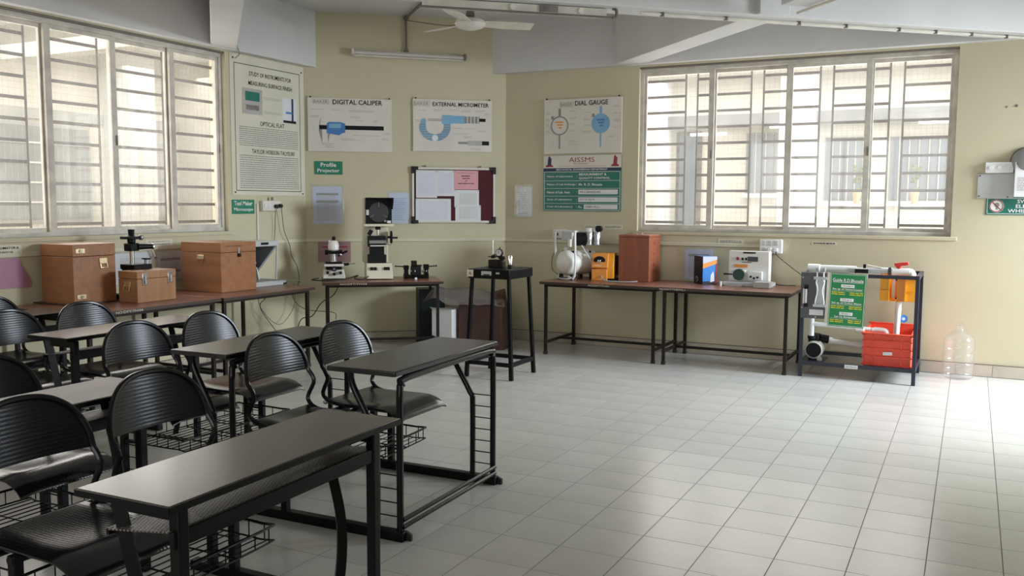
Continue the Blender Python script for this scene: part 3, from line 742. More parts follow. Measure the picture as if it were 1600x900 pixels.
# ---- back wall: dial gauge chart, laboratory board
e = chart('chart board titled Dial Gauge with a white and a blue dial on the back wall', 'back', -4.255, -3.352, 2.09, 2.675)
brand(e, -.185, .235, .16, .055); text('DIAL GAUGE', e, .105, .243, .38, .052, M['ink'], bold=.014)
def dial(cx, cz, body, face, hand):
    d = MB().cyl((cx, -.001, cz), (cx, -.0022, cz), .105, 28).build('dial_rim', M[body], e)
    MB().cyl((cx, -.0022, cz), (cx, -.0028, cz), .09, 28).build('dial_face', M[face], d)
    mb = MB()
    for k in range(3): mb.box(cx-.05+.02*k, cx+.045-.01*k, -.0036, -.003, cz+.03-.03*k, cz+.045-.03*k)
    mb.build('dial_print', M[hand], d)
    rect(d, 'stem', cx-.014, cx+.014, cz+.10, cz+.185, M[body], y=-.0015); rect(d, 'plunger', cx-.009, cx+.009, cz-.25, cz-.10, M[body], y=-.0015)
    MB().box(cx-.10, cx-.07, -.002, -.001, cz+.07, cz+.105).build('knob', M['inkgrey'], d)
dial(-.265, .01, 'inkgrey', 'poster', 'orange'); dial(.215, .02, 'inksky', 'inksky', 'inkblue')
callouts(e, [(-.42, .15, .05), (-.43, .08, .05), (-.43, .02, .05), (-.43, -.05, .06), (-.15, .16, .1), (-.15, .09, .1), (-.15, .03, .08), (-.15, -.05, .08), (.02, .14, .08), (.02, .07, .09), (.02, .01, .09), (.0, -.06, .11), (.36, .2, .07), (.36, .12, .08), (.36, .05, .08), (.36, -.03, .07), (.3, -.12, .08), (-.15, -.16, .08), (-.15, -.2, .14)], 23)
e = panel('laboratory_board', 'green and white board naming the laboratory below the dial gauge chart', 'sign', 'back', -4.265, -3.352, 1.465, 2.072, .006, M['teal'], off=.002)
rect(e, 'white_header', -.455, .455, .165, .302, M['poster'], y=-.001); rect(e, 'navy_strip', -.455, .455, .132, .165, M['inknavy'], y=-.001)
text('AISSMS', e, .0, .253, .30, .052, M['inkred']); text('POLYTECHNIC', e, -.01, .21, .17, .018, M['inkred']); rect(e, 'header_rule', -.28, .28, .182, .185, M['inkred'], y=-.0016)
text('MECHANICAL ENGINEERING DEPARTMENT', e, .0, .148, .60, .019, M['wlet'], bold=.01)
for sx, mm in ((-1, 'inknavy'), (1, 'inkred')):
    d = MB().prism([(sx*.385-.022, .20), (sx*.385+.022, .20), (sx*.385+.026, .275), (sx*.385-.014, .275)], -.0022, -.001).build('crest', M[mm], e)
    MB().prism([(sx*.385-.05, .178), (sx*.385+.05, .178), (sx*.385+.035, .20), (sx*.385-.035, .20)], -.0022, -.001).build('crest_ribbon', M['inkred'], d)
    MB().cyl((sx*.385, -.001, .283), (sx*.385, -.0022, .283), .012, 10).build('crest_top', M[mm], d)
outline(e, 'frame_line', -.445, .445, -.295, .125, .004, M['wlet'])
for z in (.025, -.058, -.142, -.222): rect(e, 'row_rule', -.44, .44, z, z+.003, M['wlet'])
text('Name of Laboratory', e, -.255, .072, .31, .026, M['wlet'], bold=.008); text('MEASUREMENT &', e, .13, .094, .32, .026, M['wlet'], bold=.012); text('QUALITY CONTROL', e, .15, .053, .36, .026, M['wlet'], bold=.012)
text('Name of Lab Incharge', e, -.24, -.015, .34, .026, M['wlet'], bold=.008); text('Mr. R. D. Bhosale', e, .105, -.015, .27, .026, M['wlet'], bold=.008)
text('Name of Lab. Asst.', e, -.27, -.098, .28, .026, M['wlet'], bold=.008); text('Area of Laboratory', e, -.26, -.18, .30, .026, M['wlet'], bold=.008); text('Cost of Laboratory', e, -.255, -.258, .31, .026, M['wlet'], bold=.008)
for z in (.072, -.015, -.098, -.18, -.258): text(':', e, -.055, z, .006, .02, M['wlet'])
text('Rs.', e, -.01, -.258, .045, .024, M['wlet'], bold=.008)
for z, x0, s, w in ((-.095, -.035, 'MR.S.S.BHANDARE', .24), (-.178, -.035, '157.15 SQ.M', .17), (-.256, .03, '1089143/-', .17)):
    rect(e, 'name_slip', x0, .42, z-.025, z+.025, M['paper'], y=-.0014); text(s, e, x0+.02+w/2, z, w, .022, M['ink'], y=-.0024)
# ---- notices
sleeve('pale blue printed sheet in a plastic sleeve below the Profile Projector sign', 'mid', .075, .385, 1.315, 1.715, 'paperblue', 13, rows=18, bars=(.30, .10))
sleeve('small bluish sheet in a sleeve partly hidden by the profile projector', 'mid', .90, 1.12, 1.32, 1.655, 'paperblue', 14, m='inksky', rows=12)
sleeve('white crumpled sheet in a sleeve on the back wall right of the corner', 'back', -4.60, -4.41, 1.40, 1.73, 'paper', 15, rows=12)
sleeve('bluish printed sheet in a sleeve on the wall behind the blue carton', 'back', -2.64, -2.35, .775, 1.085, 'paperblue', 16, rows=14, bars=(.30,))
e = panel('notice_sheet', 'dusty pink sheet on the wall behind the white microscope', 'notice', 'mid', .125, .475, .89, 1.125, .002, M['dustpink'], part='sheet')
rect(e, 'heading_bar', -.13, .14, .045, .06, M['inkred'])
for u0, u1, z0, z1, lab in ((-3.77, -3.57, 1.278, 1.318, 'narrow label strip with one line of print right of the compressor plug'), (-3.545, -3.33, 1.278, 1.322, 'narrow label strip with two lines of print above the brown plywood box'),
                            (-2.30, -2.04, 1.145, 1.195, 'narrow label strip under the back window right of the brown plywood box'), (-1.385, -1.15, 1.163, 1.188, 'thin label strip under the back window above the pipe rig')):
    e = panel('label_strip', lab, 'label', 'back', u0, u1, z0, z1, .002, M['flex'], part='strip')
    w = (u1-u0)/2; print_lines(e, -w*.85, w*.85, -.014, .014, 2 if z1-z0 > .03 else 1, M['ink'], seed=int(-u0*100), fill=.35, wl=(.008, .03))
# ---- notice board with its papers
e = panel('notice_board', 'maroon pin board in a white frame with black corners on the corner wall', 'notice board', 'mid', 1.15, 2.09, 1.325, 1.94, .010, M['maroon'], part='felt', off=.008)
w, h = .94, .615
mb = MB(); fw = .024
for a in ((-w/2, w/2, h/2-fw, h/2), (-w/2, w/2, -h/2, -h/2+fw), (-w/2, -w/2+fw, -h/2, h/2), (w/2-fw, w/2, -h/2, h/2)): mb.box(a[0], a[1], -.012, .008, a[2], a[3])
mb.build('frame', M['poster'], e, bevel=.003)
mb = MB(); mb.box(-w/2+fw, -w/2+fw+.012, -.010, .004, -h/2+fw, h/2-fw); mb.build('inner_edge', M['ink'], e)
for sx in (-1, 1):
    for sz in (-1, 1):
        x, z = sx*w/2, sz*h/2
        c = MB(); c.box(min(x-sx*.07, x+sx*.008), max(x-sx*.07, x+sx*.008), -.016, .008, min(z-sz*.03, z+sz*.008), max(z-sz*.03, z+sz*.008))
        c.box(min(x-sx*.03, x+sx*.008), max(x-sx*.03, x+sx*.008), -.016, .008, min(z-sz*.07, z+sz*.008), max(z-sz*.07, z+sz*.008)); c.build('corner_cap', M['rubber'], e, bevel=.003)
for x in (-.32, .30): MB().cyl((x, .004, h/2+.012), (x, -.006, h/2+.012), .011, 8).build('hook', M['conduit'], e)
def pinned(label, u0, u1, z0, z1, m, off, rz=0.0):
    p = on_wall('mid', 1.62+(u0+u1)/2, 1.6325+(z0+z1)/2, .021+off)
    t = thing('pinned_sheet', label, 'paper', p[0], p[1], 'sheets on the pin board'); ww, hh = u1-u0, z1-z0
    MB().box(-ww/2, ww/2, 0, .001, -hh/2, hh/2).build('sheet', M[m], t, rot=(0, rz, 0))
    for x, z in ((-ww/2+.012, hh/2-.012), (ww/2-.012, hh/2-.012)): MB().sph((x, -.002, z), .005, 8, 6).build('pin', M['steel'], t)
    return t, ww, hh
t, a, b = pinned('blank white sheet at the top left of the maroon pin board', -.425, -.19, -.03, .275, 'paper', .001); print_lines(t, -a*.4, a*.4, -b*.4, b*.4, 16, M['paperblue'], seed=31)
t, a, b = pinned('white sheet at the top middle of the maroon pin board', -.195, .005, -.01, .275, 'paper', .0025); print_lines(t, -a*.4, a*.4, -b*.4, b*.4, 14, M['paperblue'], seed=32)
t, a, b = pinned('large white sheet at the bottom left of the maroon pin board', -.43, -.035, -.295, -.04, 'paper', .004); print_lines(t, -a*.4, a*.4, -b*.4, b*.4, 12, M['paperblue'], seed=33)
t, a, b = pinned('pink notice with bold black lines on the maroon pin board', .0, .275, .065, .275, 'pink', .004)
text('MEASUREMENT', t, .0, .045, .10, .012, M['ink'], bold=.02); text('LABORATORY', t, .0, .018, .09, .012, M['ink'], bold=.02); text('and', t, .0, -.008, .03, .010, M['ink'], bold=.02); text('RIGID TABLE OF TEST', t, .0, -.038, .18, .012, M['ink'], bold=.02); print_lines(t, -.1, .1, .07, .085, 1, M['inkgrey'], seed=36)
t, a, b = pinned('printed white sheet below the pink notice on the maroon pin board', .005, .285, -.13, .06, 'paper', .001); print_lines(t, -a*.3, a*.4, -b*.35, b*.3, 9, M['inkpale'], seed=34, fill=.3)
t, a, b = pinned('printed white sheet at the bottom right of the maroon pin board', .015, .305, -.30, -.11, 'paper', .003); print_lines(t, -a*.35, a*.4, -b*.3, b*.42, 10, M['inkpale'], seed=35, fill=.3)
# ---- tube light, its conduit and the ceiling fan
lx, rz = on_wall('mid', 1.125, 3.15, .0)
e = thing('tube_light', 'unlit dusty tube light on the upper corner wall', 'lamp', lx, rz); e.rotation_euler = (0, R(.7), rz)
MB().box(-.62, .62, -.045, 0, -.022, .028).build('batten', M['batten'], e, bevel=.004)
MB().cyl((-.595, -.075, -.006), (.595, -.075, -.006), .018, 12).build('tube', M['tubeoff'], e)
for sx in (-1, 1): MB().box(sx*.61-.014, sx*.61+.014, -.10, -.03, -.032, .034).build('end_holder', M['conduit' if sx > 0 else 'batten'], e, bevel=.004)
MB().box(-.60, .60, -.062, -.043, -.046, -.026).build('lower_reflector', M['batten'], e)
MB().cyl((-.03, -.02, .028), (-.03, -.02, .06), .024, 10).build('junction_box', M['conduit'], e)
P = [on_wall('mid', 1.095, 3.21, .03)[0], on_wall('mid', 1.09, 3.54, .03)[0]]
q = on_wall('mid', 1.10, 3.545, .06)[0]; end = mid(1.25, 1.6, 3.545)
e = thing('conduit', 'dusty conduit from the tube light up the corner wall and along the ceiling', 'conduit', P[0])
b = Vector(P[0]); MB().tube([Vector(P[0])-b, Vector(P[1])-b], .013, 8).build('wall_pipe', M['conduit'], e)
MB().tube([Vector(P[1])-b, Vector(q)-b, Vector(end)-b], .015, 8).build('ceiling_pipe', M['conduit'], e)
MB().sph(Vector(P[1])-b, .026, 10, 8).build('elbow', M['conduit'], e)
fx, fy, fz = -4.24, 7.46, 3.20
e = thing('ceiling_fan', 'white ceiling fan hanging near the corner wall', 'fan', (fx, fy, fz))
mb = MB(); mb.lathe([(.0, -.055), (.06, -.052), (.125, -.03), (.145, .0), (.13, .03), (.07, .05), (.02, .06)], n=24); mb.build('motor', M['ivory'], e)
MB().cyl((0, 0, .05), (.0, 0, .36), .012, 10).build('down_rod', M['conduit'], e)
MB().lathe([(.02, .05), (.045, .07), (.03, .14), (.012, .17)], n=14).build('lower_canopy', M['conduit'], e)
MB().lathe([(.012, .26), (.055, .34), (.055, .37)], n=14).build('ceiling_canopy', M['ivory'], e)
for a in (R(42), R(162), R(282)):
    mb = MB(); n = 6; vs = []
    for i in range(n+1):
        t_ = i/n; r = .13+.47*t_; wdt = .055+.03*math.sin(t_*math.pi*.8)
        for sgn in (-1, 1):
            p = Vector((r, sgn*wdt, .004-sgn*.016)); vs.append(Matrix.Rotation(a, 3, 'Z') @ p)
    up = [v+Vector((0, 0, .005)) for v in vs]; m_ = len(vs)
    fs = [(2*i, 2*i+1, 2*i+3, 2*i+2) for i in range(n)] + [(m_+2*i, m_+2*i+2, m_+2*i+3, m_+2*i+1) for i in range(n)]
    fs += [(2*i, 2*i+2, m_+2*i+2, m_+2*i) for i in range(n)] + [(2*i+1, m_+2*i+1, m_+2*i+3, 2*i+3) for i in range(n)] + [(0, m_, m_+1, 1), (2*n, 2*n+1, m_+2*n+1, m_+2*n)]
    MB().add(vs+up, fs).build('blade', M['ivory'], e)
cable('thin cable strung from the wall conduit to the ceiling fan', [on_wall('mid', 1.09, 3.52, .03)[0], (-4.7, 7.9, 3.30), (fx-.02, fy+.02, 3.27)], .005, 'conduit', 8)
# tube fitting fixed along the beam above the fan
e = thing('beam_tube_light', 'long white tube fitting under the ceiling beam, cut by the frame top', 'lamp', (-2.98, 6.05, 2.955), math.atan2(.662, .75))
MB().box(-.75, .62, -.035, .035, -.03, .03).build('batten', M['batten'], e, bevel=.004)
MB().tube([(-.78, -.05, -.035), (.66, -.05, -.035)], .008, 8).build('lower_pipe', M['conduit'], e)
MB().tube([(.66, -.05, -.035), (.69, -.05, -.03), (.69, -.05, .02), (.67, -.03, .035)], .012, 8, smooth=3).build('hook', M['conduit'], e)
MB().box(.1, .24, -.045, -.03, -.02, .025).build('choke', M['alu_dark'], e, bevel=.003)
for x in (-.1, .42): MB().cyl((x, -.034, .0), (x, -.046, .0), .022, 12).build('rosette', M['ivory'], e)
e = thing('hanging_hook', 'dark fan hook under the ceiling near the top right', 'hook', (.03, 6.3, 3.44))
MB().tube([(0, 0, .13), (0, 0, .05), (.0, .0, -.03), (.05, 0, -.06), (.09, .0, -.03)], .013, 8, smooth=4).build('rod', M['conduit'], e)
# wire running down the left wall beam
cable('thin black wire running down the left wall to the top of the banner', [W('left', 6.62, 3.54, .11), W('left', 6.63, 3.3, .112), W('left', 6.60, 3.12, .112), W('left', 6.68, 2.97, .112), W('left', 6.72, 2.93, .02)], .004, 'conduit')
# ---- back wall electrics
e = panel('socket_board', 'white six-way switch and socket board under the back window with two cords', 'socket', 'back', -1.87, -1.655, 1.065, 1.205, .055, M['plastic'], bevel=.006, part='casing')
for i in range(3): MB().box(-.085+i*.06, -.05+i*.06, -.007, 0, .01, .055).build('switch', M['palegrey'], e, bevel=.003)
for i in range(3): MB().box(-.085+i*.06, -.048+i*.06, -.004, 0, -.055, -.012).build('socket', M['palegrey' if i == 0 else 'plastic'], e, bevel=.003)
for i in (1, 2): MB().box(-.082+i*.06, -.05+i*.06, -.03, -.004, -.05, -.018).build('plug', M['plastic'], e, bevel=.004)
B = lambda u, z, o: on_wall('back', u, z, o)[0]
cable('black cord from the switch board down to the white testing machine', [B(-1.765, 1.09, .08), B(-1.77, 1.05, .06), B(-1.83, .96, .05), B(-1.83, .86, .05), B(-1.78, .79, .1), B(-1.65, .765, .14), B(-1.5, .765, .12)])
cable('black cord from the switch board across to the pipe rig', [B(-1.705, 1.09, .08), B(-1.70, 1.05, .06), B(-1.58, .95, .05), B(-1.45, .86, .08), B(-1.33, .80, .25), (-1.30, 8.7, .80)])
e = panel('socket_board', 'white socket with a black plug beside the compressor', 'socket', 'back', -4.13, -3.97, 1.165, 1.265, .04, M['ivory'], bevel=.005, part='casing')
MB().cyl((-.03, 0, -.005), (-.03, -.03, -.005), .02, 10).build('plug', M['rubber'], e, bevel=.003)
cable('black cord hanging from the socket beside the compressor tank', [B(-4.08, 1.20, .065), B(-4.08, 1.15, .05), B(-4.08, 1.05, .05), B(-4.12, .95, .07), B(-4.08, .83, .15), B(-3.98, .78, .22)])
e = panel('switch_box', 'white switch plate above a blank panel near the right edge', 'switch', 'back', .08, .30, 1.835, 1.93, .04, M['plastic'], bevel=.004, part='casing')
for i in range(3): MB().cyl((-.065+i*.065, 0, .0), (-.065+i*.065, -.008, .0), .018, 14).build('knob', M['plastic'], e, bevel=.002)
e = panel('blank_panel', 'pale grey blank panel screwed to the wall at the right edge', 'panel', 'back', .025, .31, 1.612, 1.83, .012, M['palegrey'], bevel=.002)
nails(e, [(-.125, .09), (-.125, -.09), (.1, -.098)], .006)
e = panel('meter_box', 'white meter box with small print cut by the right edge', 'box', 'back', .31, .56, 1.622, 1.93, .07, M['plastic'], bevel=.005, part='casing', off=.013)
print_lines(e, -.10, -.03, -.10, .02, 7, M['inkpale'], seed=41); nails(e, [(-.11, .135)], .004)
e = thing('alarm_bell', 'round dark bell behind the white meter box', 'bell', B(.40, 1.93, .0)); MB().lathe([(.0, -.10), (.06, -.095), (.10, -.07), (.12, -.03), (.122, .0)], axis='Y', n=26).build('gong', M['midgrey'], e); MB().lathe([(.118, -.03), (.132, -.02), (.132, .0)], axis='Y', n=26).build('rim', M['conduit'], e)
e = panel('sign', 'green switch off sign with a crossed bulb symbol at the right edge', 'sign', 'back', .10, .72, 1.465, 1.622, .004, M['teal'])
outline(e, 'border', -.30, .30, -.07, .07, .004, M['wlet'])
d = MB().cyl((-.225, -.001, 0), (-.225, -.0022, 0), .058, 28).build('symbol_disc', M['wlet'], e)
mb = MB(); mb.tube([(-.225+.052*math.cos(a*R(15)), -.0026, .052*math.sin(a*R(15))) for a in range(24)], .004, 6, closed=True); mb.box(-.27, -.18, -.0034, -.0024, -.004, .004, rot=(0, R(45), 0)); mb.build('crossed_ring', M['inkred'], d)
mb = MB(); mb.cyl((-.222, -.0024, .01), (-.222, -.003, .01), .02, 14); mb.box(-.23, -.214, -.003, -.0024, -.032, -.006); mb.build('bulb', M['inkgrey'], d)
text('SWITCH OFF', e, .085, .042, .30, .032, M['wlet'], bold=.012); text('ELECTRICITY', e, .085, .0, .32, .032, M['wlet'], bold=.012); text('WHILE LEAVING', e, .065, -.042, .40, .032, M['wlet'], bold=.012)
for u, z in ((.222, 2.413), (.297, 2.42)):
    tag(MB().cyl((0, .002, 0), (0, -.004, 0), .012 if u > .25 else .008, 10).build('wall_plug', M['conduit'], None, B(u, z, .0)), '%s dark screw hole in the yellow wall right of the back window' % ('right' if u > .25 else 'left'), 'screw hole')

# ================================================================== CHAIRS
BZ, BH = .648, .212
def back_outline(n=20):
    """half outline of the domed backrest, from lower corner over the top"""
    out = []
    for i in range(n+1):
        a = math.pi*i/n
        y = -.232*math.copysign(abs(math.cos(a))**.80, math.cos(a)); s = abs(math.sin(a))**.92
        out.append((y, BZ+BH*s))
    return out
def back_x(y, z): return -.268-.20*(z-BZ)-.035*(1-(y/.235)**2)
def make_chair(label, loc):
    c = thing('chair', label, 'chair', loc, 0, 'black chairs in the rows')
    # seat sheet
    mb = MB(); nx, ny = 14, 10; top = []; uv = []
    for i in range(nx+1):
        t = i/nx; x = -.25+.50*t
        drop = 0 if t < .72 else -.060*((t-.72)/.28)**2
        dish = -.012*math.sin(math.pi*min(1, t/.8))
        wd = .215+.02*t
        for j in range(ny+1):
            s = -1+2*j/ny; z = .462+drop+dish*(1-s*s) - (.012 if abs(s) == 1 else 0)
            if i == nx: x = .242
            top.append((x, s*wd, z)); uv.append((x, s*wd))
    m = len(top); vs = top+[(x, y, z-.006) for x, y, z in top]; uv = uv+uv
    q = lambda i, j: i*(ny+1)+j
    fs = []
    for i in range(nx):
        for j in range(ny):
            fs.append((q(i, j), q(i+1, j), q(i+1, j+1), q(i, j+1))); fs.append((m+q(i, j), m+q(i, j+1), m+q(i+1, j+1), m+q(i+1, j)))
    rim = [q(0, j) for j in range(ny+1)]+[q(i, ny) for i in range(1, nx+1)]+[q(nx, j) for j in range(ny-1, -1, -1)]+[q(i, 0) for i in range(nx-1, 0, -1)]
    for k in range(len(rim)):
        a, b = rim[k], rim[(k+1) % len(rim)]; fs.append((a, b, b+m, a+m))
    mb.add(vs, fs); mb.uv = uv; mb.build('seat', M['perfseat'], c, angle=1.0)
    # seat rim bead
    MB().tube([(-.25, y, .452) for y in (-.2, .2)], .010, 8).build('seat_bead', M['blacktube'], c)
    # backrest sheet
    mb = MB(); nu, nv = 16, 10; vs = []; uv = []
    ol = back_outline(40)
    def halfw(z):
        s = (z-BZ)/BH; s = min(1, max(0, s)); a = math.asin(min(1, s**(1/.92))); return .232*math.cos(a)**.80
    for i in range(nv+1):
        z = BZ+BH*(1-(1-i/nv)**1.6)*.995; hw = halfw(z)-.004
        for j in range(nu+1):
            y = -hw+2*hw*j/nu; vs.append((back_x(y, z), y, z)); uv.append((y+.5, z))
    m = len(vs); q = lambda i, j: i*(nu+1)+j
    vs2 = vs+[(x-.004, y, z) for x, y, z in vs]
    fs = []
    for i in range(nv):
        for j in range(nu):
            fs.append((q(i, j), q(i, j+1), q(i+1, j+1), q(i+1, j))); fs.append((m+q(i, j), m+q(i+1, j), m+q(i+1, j+1), m+q(i, j+1)))
    rim = [q(0, j) for j in range(nu+1)]+[q(i, nu) for i in range(1, nv+1)]+[q(nv, j) for j in range(nu-1, -1, -1)]+[q(i, 0) for i in range(nv-1, 0, -1)]
    for k in range(len(rim)):
        a, b = rim[k], rim[(k+1) % len(rim)]; fs.append((b, a, a+m, b+m))
    mb.add(vs2, fs); mb.uv = uv+uv; mb.build('backrest', M['perf'], c, angle=1.2)
    # one bent tube: under the seat, up behind it, over the back and down again
    side = lambda s: [(.17, s*.185, .432), (-.10, s*.20, .438), (-.205, s*.214, .446), (-.255, s*.222, .470), (-.268, s*.228, .505), (-.232, s*.232, .580), (-.245, s*.233, .618)]
    arch = [(back_x(y, z), y, z) for y, z in back_outline(16)]
    pts = side(-1)+arch+list(reversed(side(1)))
    MB().tube(pts, .0115, 8, smooth=3).build('tube_frame', M['blacktube'], c)
    mb = MB()
    for s in (-1, 1): mb.box(-.20, -.06, s*.15-.02, s*.15+.02, .434, .446)
    mb.build('seat_bracket', M['black'], c)
    for s in (-1, 1): MB().sph((-.262, s*.215, .447), .014, 8, 6).build('end_cap', M['steel'], c)
    return c
# ---- two-seat stand: floor rails, ladder posts, beam, wire basket.  x is measured from the seats' middle
def stand_parts(root, dx, half=.47, rails=(-.30, .16)):
    for s in (-1, 1):
        if rails:
            MB().box(dx+rails[0], dx+rails[1], s*half-.022, s*half+.022, 0.0, .042).build('foot_rail', M['black'], root, bevel=.004)
        for x in (-.07, -.19): MB().box(dx+x-.017, dx+x+.017, s*half-.017, s*half+.017, .04, .43).build('post', M['black'], root, bevel=.003)
        mb = MB()
        for i in range(5): mb.cyl((dx-.19, s*half, .10+i*.068), (dx-.07, s*half, .10+i*.068), .0032, 6)
        mb.build('ladder_rungs', M['black'], root)
    for x in (-.07, -.17): MB().tube([(dx+x, -half-.02, .415), (dx+x, half+.02, .415)], .016, 10).build('seat_beam', M['black'], root)
    # wire basket shelf
    mb = MB(); a, b, c, d = dx-.22, dx+.20, -half+.06, half-.06; r = .06
    loop = lambda z, k: [(a+r, c-k, z), (b-r, c-k, z), (b, c+r, z), (b, d-r, z), (b-r, d+k, z), (a+r, d+k, z), (a, d-r, z), (a, c+r, z)]
    mb.tube(loop(.285, 0), .006, 6, closed=True, smooth=3); mb.tube(loop(.225, -.012), .004, 6, closed=True, smooth=3)
    for i in range(9):
        x = a+.03+i*(b-a-.06)/8; mb.tube([(x, c+.01, .225), (x, d-.01, .225)], .0028, 5)
    n = 11
    for i in range(n):
        y = c+.03+i*(d-c-.06)/(n-1)
        for x in (a, b): mb.tube([(x, y, .225), (x, y, .285)], .0028, 5)
    for i in range(5):
        x = a+.05+i*(b-a-.10)/4
        for y in (c, d): mb.tube([(x, y, .225), (x, y, .285)], .0028, 5)
    for y in (c+.2, (c+d)/2, d-.2): mb.tube([(a, y, .222), (b, y, .222)], .004, 6)
    mb.build('wire_basket', M['blacktube'], root)
    for s in (-1, 1): MB().box(dx-.19, dx-.07, s*half-.012, s*half+.012, .25, .262).build('basket_bracket', M['black'], root)
def tube_desk(label, x0, y0, rz=0):
    """narrow laminate top on two bent-tube frames, seat stand welded on behind"""
    e = thing('tube_frame_desk', label, 'desk', (x0, y0, 0), rz, 'tube framed school desks'); h = .47
    t = MB().box(-.37, .005, -.515, .515, .765, .790).build('desktop', M['desktop'], e, bevel=.005)
    MB().box(.003, .009, -.512, .512, .768, .786).build('edge_band', M['blacktube'], t)
    MB().tube([(0, -h, .04), (0, -h, .66), (0, -h+.02, .715), (0, -h+.075, .748), (0, h-.075, .748), (0, h-.02, .715), (0, h, .66), (0, h, .04)], .0165, 10, smooth=3).build('front_tube', M['blacktube'], e)
    for s in (-1, 1):
        MB().tube([(-.125, s*h, .04), (-.125, s*h, .44), (-.14, s*h, .50), (-.235, s*h, .66), (-.262, s*h, .72), (-.265, s*h, .766)], .0155, 10, smooth=3).build('inner_tube', M['blacktube'], e)
        mb = MB()
        for i in range(7): mb.cyl((-.125, s*h, .11+i*.064), (0, s*h, .11+i*.064), .0034, 6)
        mb.build('ladder_rungs', M['black'], e)
        r = MB().box(-.85, .025, s*h-.024, s*h+.024, .0, .046).build('foot_rail', M['black'], e, bevel=.005)
        for x in (.03, -.86): MB().prism([(x-.02, 0), (x+.02, .0), (x+.02*(1 if x > 0 else -1), .03), (x-.012*(1 if x > 0 else -1), .045)], s*h+.008, s*h+.024).build('end_plug', M['rubber'], r)
    for z in (.098, .064): MB().tube([(.014, -h, z), (.014, h, z)], .011, 8).build('front_rail', M['blacktube'], e)
    MB().box(-.30, -.02, -h+.1, -h+.13, .745, .766).build('top_bracket', M['black'], e); MB().box(-.30, -.02, h-.13, h-.1, .745, .766).build('top_bracket', M['black'], e)
    stand_parts(e, -.59, h, rails=None)
    return e
def slab_desk(label, x0, y0, m='desktop2', rz=0):
    """wide plain top, perforated book shelf, apron, bowed rear legs"""
    e = thing('school_desk', label, 'desk', (x0, y0, 0), rz, 'plain school desks with a book shelf')
    t = MB().box(-.335, .0, -.525, .525, .768, .785).build('desktop', M[m], e, bevel=.003)
    mb = MB(); mb.box(-.337, -.33, -.527, .527, .766, .783); mb.box(-.005, .004, -.527, .527, .764, .783); mb.box(-.337, .002, -.529, -.522, .765, .783); mb.box(-.337, .002, .522, .529, .765, .783); mb.build('edge_band', M['black'], t)
    for s in (-1, 1):
        MB().box(-.075, -.04, s*.44-.018, s*.44+.018, 0, .755).build('front_leg', M['black'], e, bevel=.004)
        pts = [(-.285, s*.44, .755), (-.235, s*.44, .58), (-.195, s*.44, .40), (-.205, s*.44, .20), (-.26, s*.44, 0.0)]
        MB().tube(pts, .024, 4, smooth=5, flat=.8).build('rear_leg', M['black'], e)
        MB().box(-.25, -.06, s*.44-.012, s*.44+.012, .715, .755).build('side_rail', M['black'], e)
    mb = MB(); xs = (-.285, -.06); zs = (.665, .692)
    vs = [(x, y, z+d) for d in (0, -.004) for x, z in zip(xs, zs) for y in (-.47, .47)]
    mb.add(vs, [(0, 1, 3, 2), (4, 6, 7, 5), (0, 4, 5, 1), (2, 3, 7, 6), (0, 2, 6, 4), (1, 5, 7, 3)]); mb.uv = [(v[0], v[1]) for v in vs]
    mb.build('book_shelf', M['perfshelf'], e)
    MB().box(-.062, -.046, -.47, .47, .645, .692).build('apron', M['black'], e, bevel=.003)
    MB().box(-.292, -.282, -.47, .47, .648, .666).build('shelf_edge', M['black'], e)
    return e
def seat_stand(label, x, y):
    e = thing('seat_stand', label, 'stand', (x, y, 0), 0, 'steel stands under the chairs'); stand_parts(e, 0); return e

A_X, A_Y = -2.28, 3.82
tube_desk('black tube framed desk nearest the open floor with a ladder-runged end frame', A_X, A_Y, R(1.5))
tube_desk('black tube framed desk in the middle, partly behind two shiny chair backs', -3.26, 3.80, R(.5))
slab_desk('foreground school desk with a black edge and a perforated shelf under its top', -1.755, 2.085, 'desktop2', R(1.2))
slab_desk('brown topped desk between the two big chair backs at the lower left', -2.965, 2.13, 'desktop3')
slab_desk('school desk with a worn top in front of the wooden boxes', -4.425, 3.82, 'desktop2', R(-.5))
slab_desk('far left desk, only its worn edge showing beside the plywood box', -5.53, 3.68)
seat_stand('steel seat stand with a wire basket under the two nearest chairs', -2.57, 2.22)
seat_stand('steel seat stand under the dark chair at the left edge', -3.47, 2.11)
seat_stand('steel seat stand under the chairs before the wooden boxes', -4.99, 3.80)
seat_stand('steel seat stand under the chair by the left wall', -5.90, 3.70)
ch = make_chair('nearest black perforated chair at the left edge, its seat catching light', (-2.56, 1.96, 0))
def put(label, x, y, rz=0): copy_tree(ch, label, (x, y, 0), rz)
put('black perforated chair in the foreground, left of the big slab desk', -2.58, 2.52, R(-2))
put('shiny black chair nearest the camera side of the open tube framed desk', -2.88, 3.56, R(1))
put('shiny black chair by the open floor, at the tube framed desk', -2.87, 4.12)
put('black chair behind the middle tube framed desk, near the worn top desk', -3.87, 3.53, R(-1))
put('black chair below the hinged plywood chest with the padlock', -3.87, 4.09, R(1))
put('dark chair at the left edge behind the brown topped desk', -3.47, 2.41)
put('black chair in front of the big lidded plywood box', -4.99, 4.08)
put('black chair at the left edge, left of the worn top desk', -5.01, 3.54)
put('black chair by the left wall, just its rounded top showing at the frame edge', -5.90, 4.0)

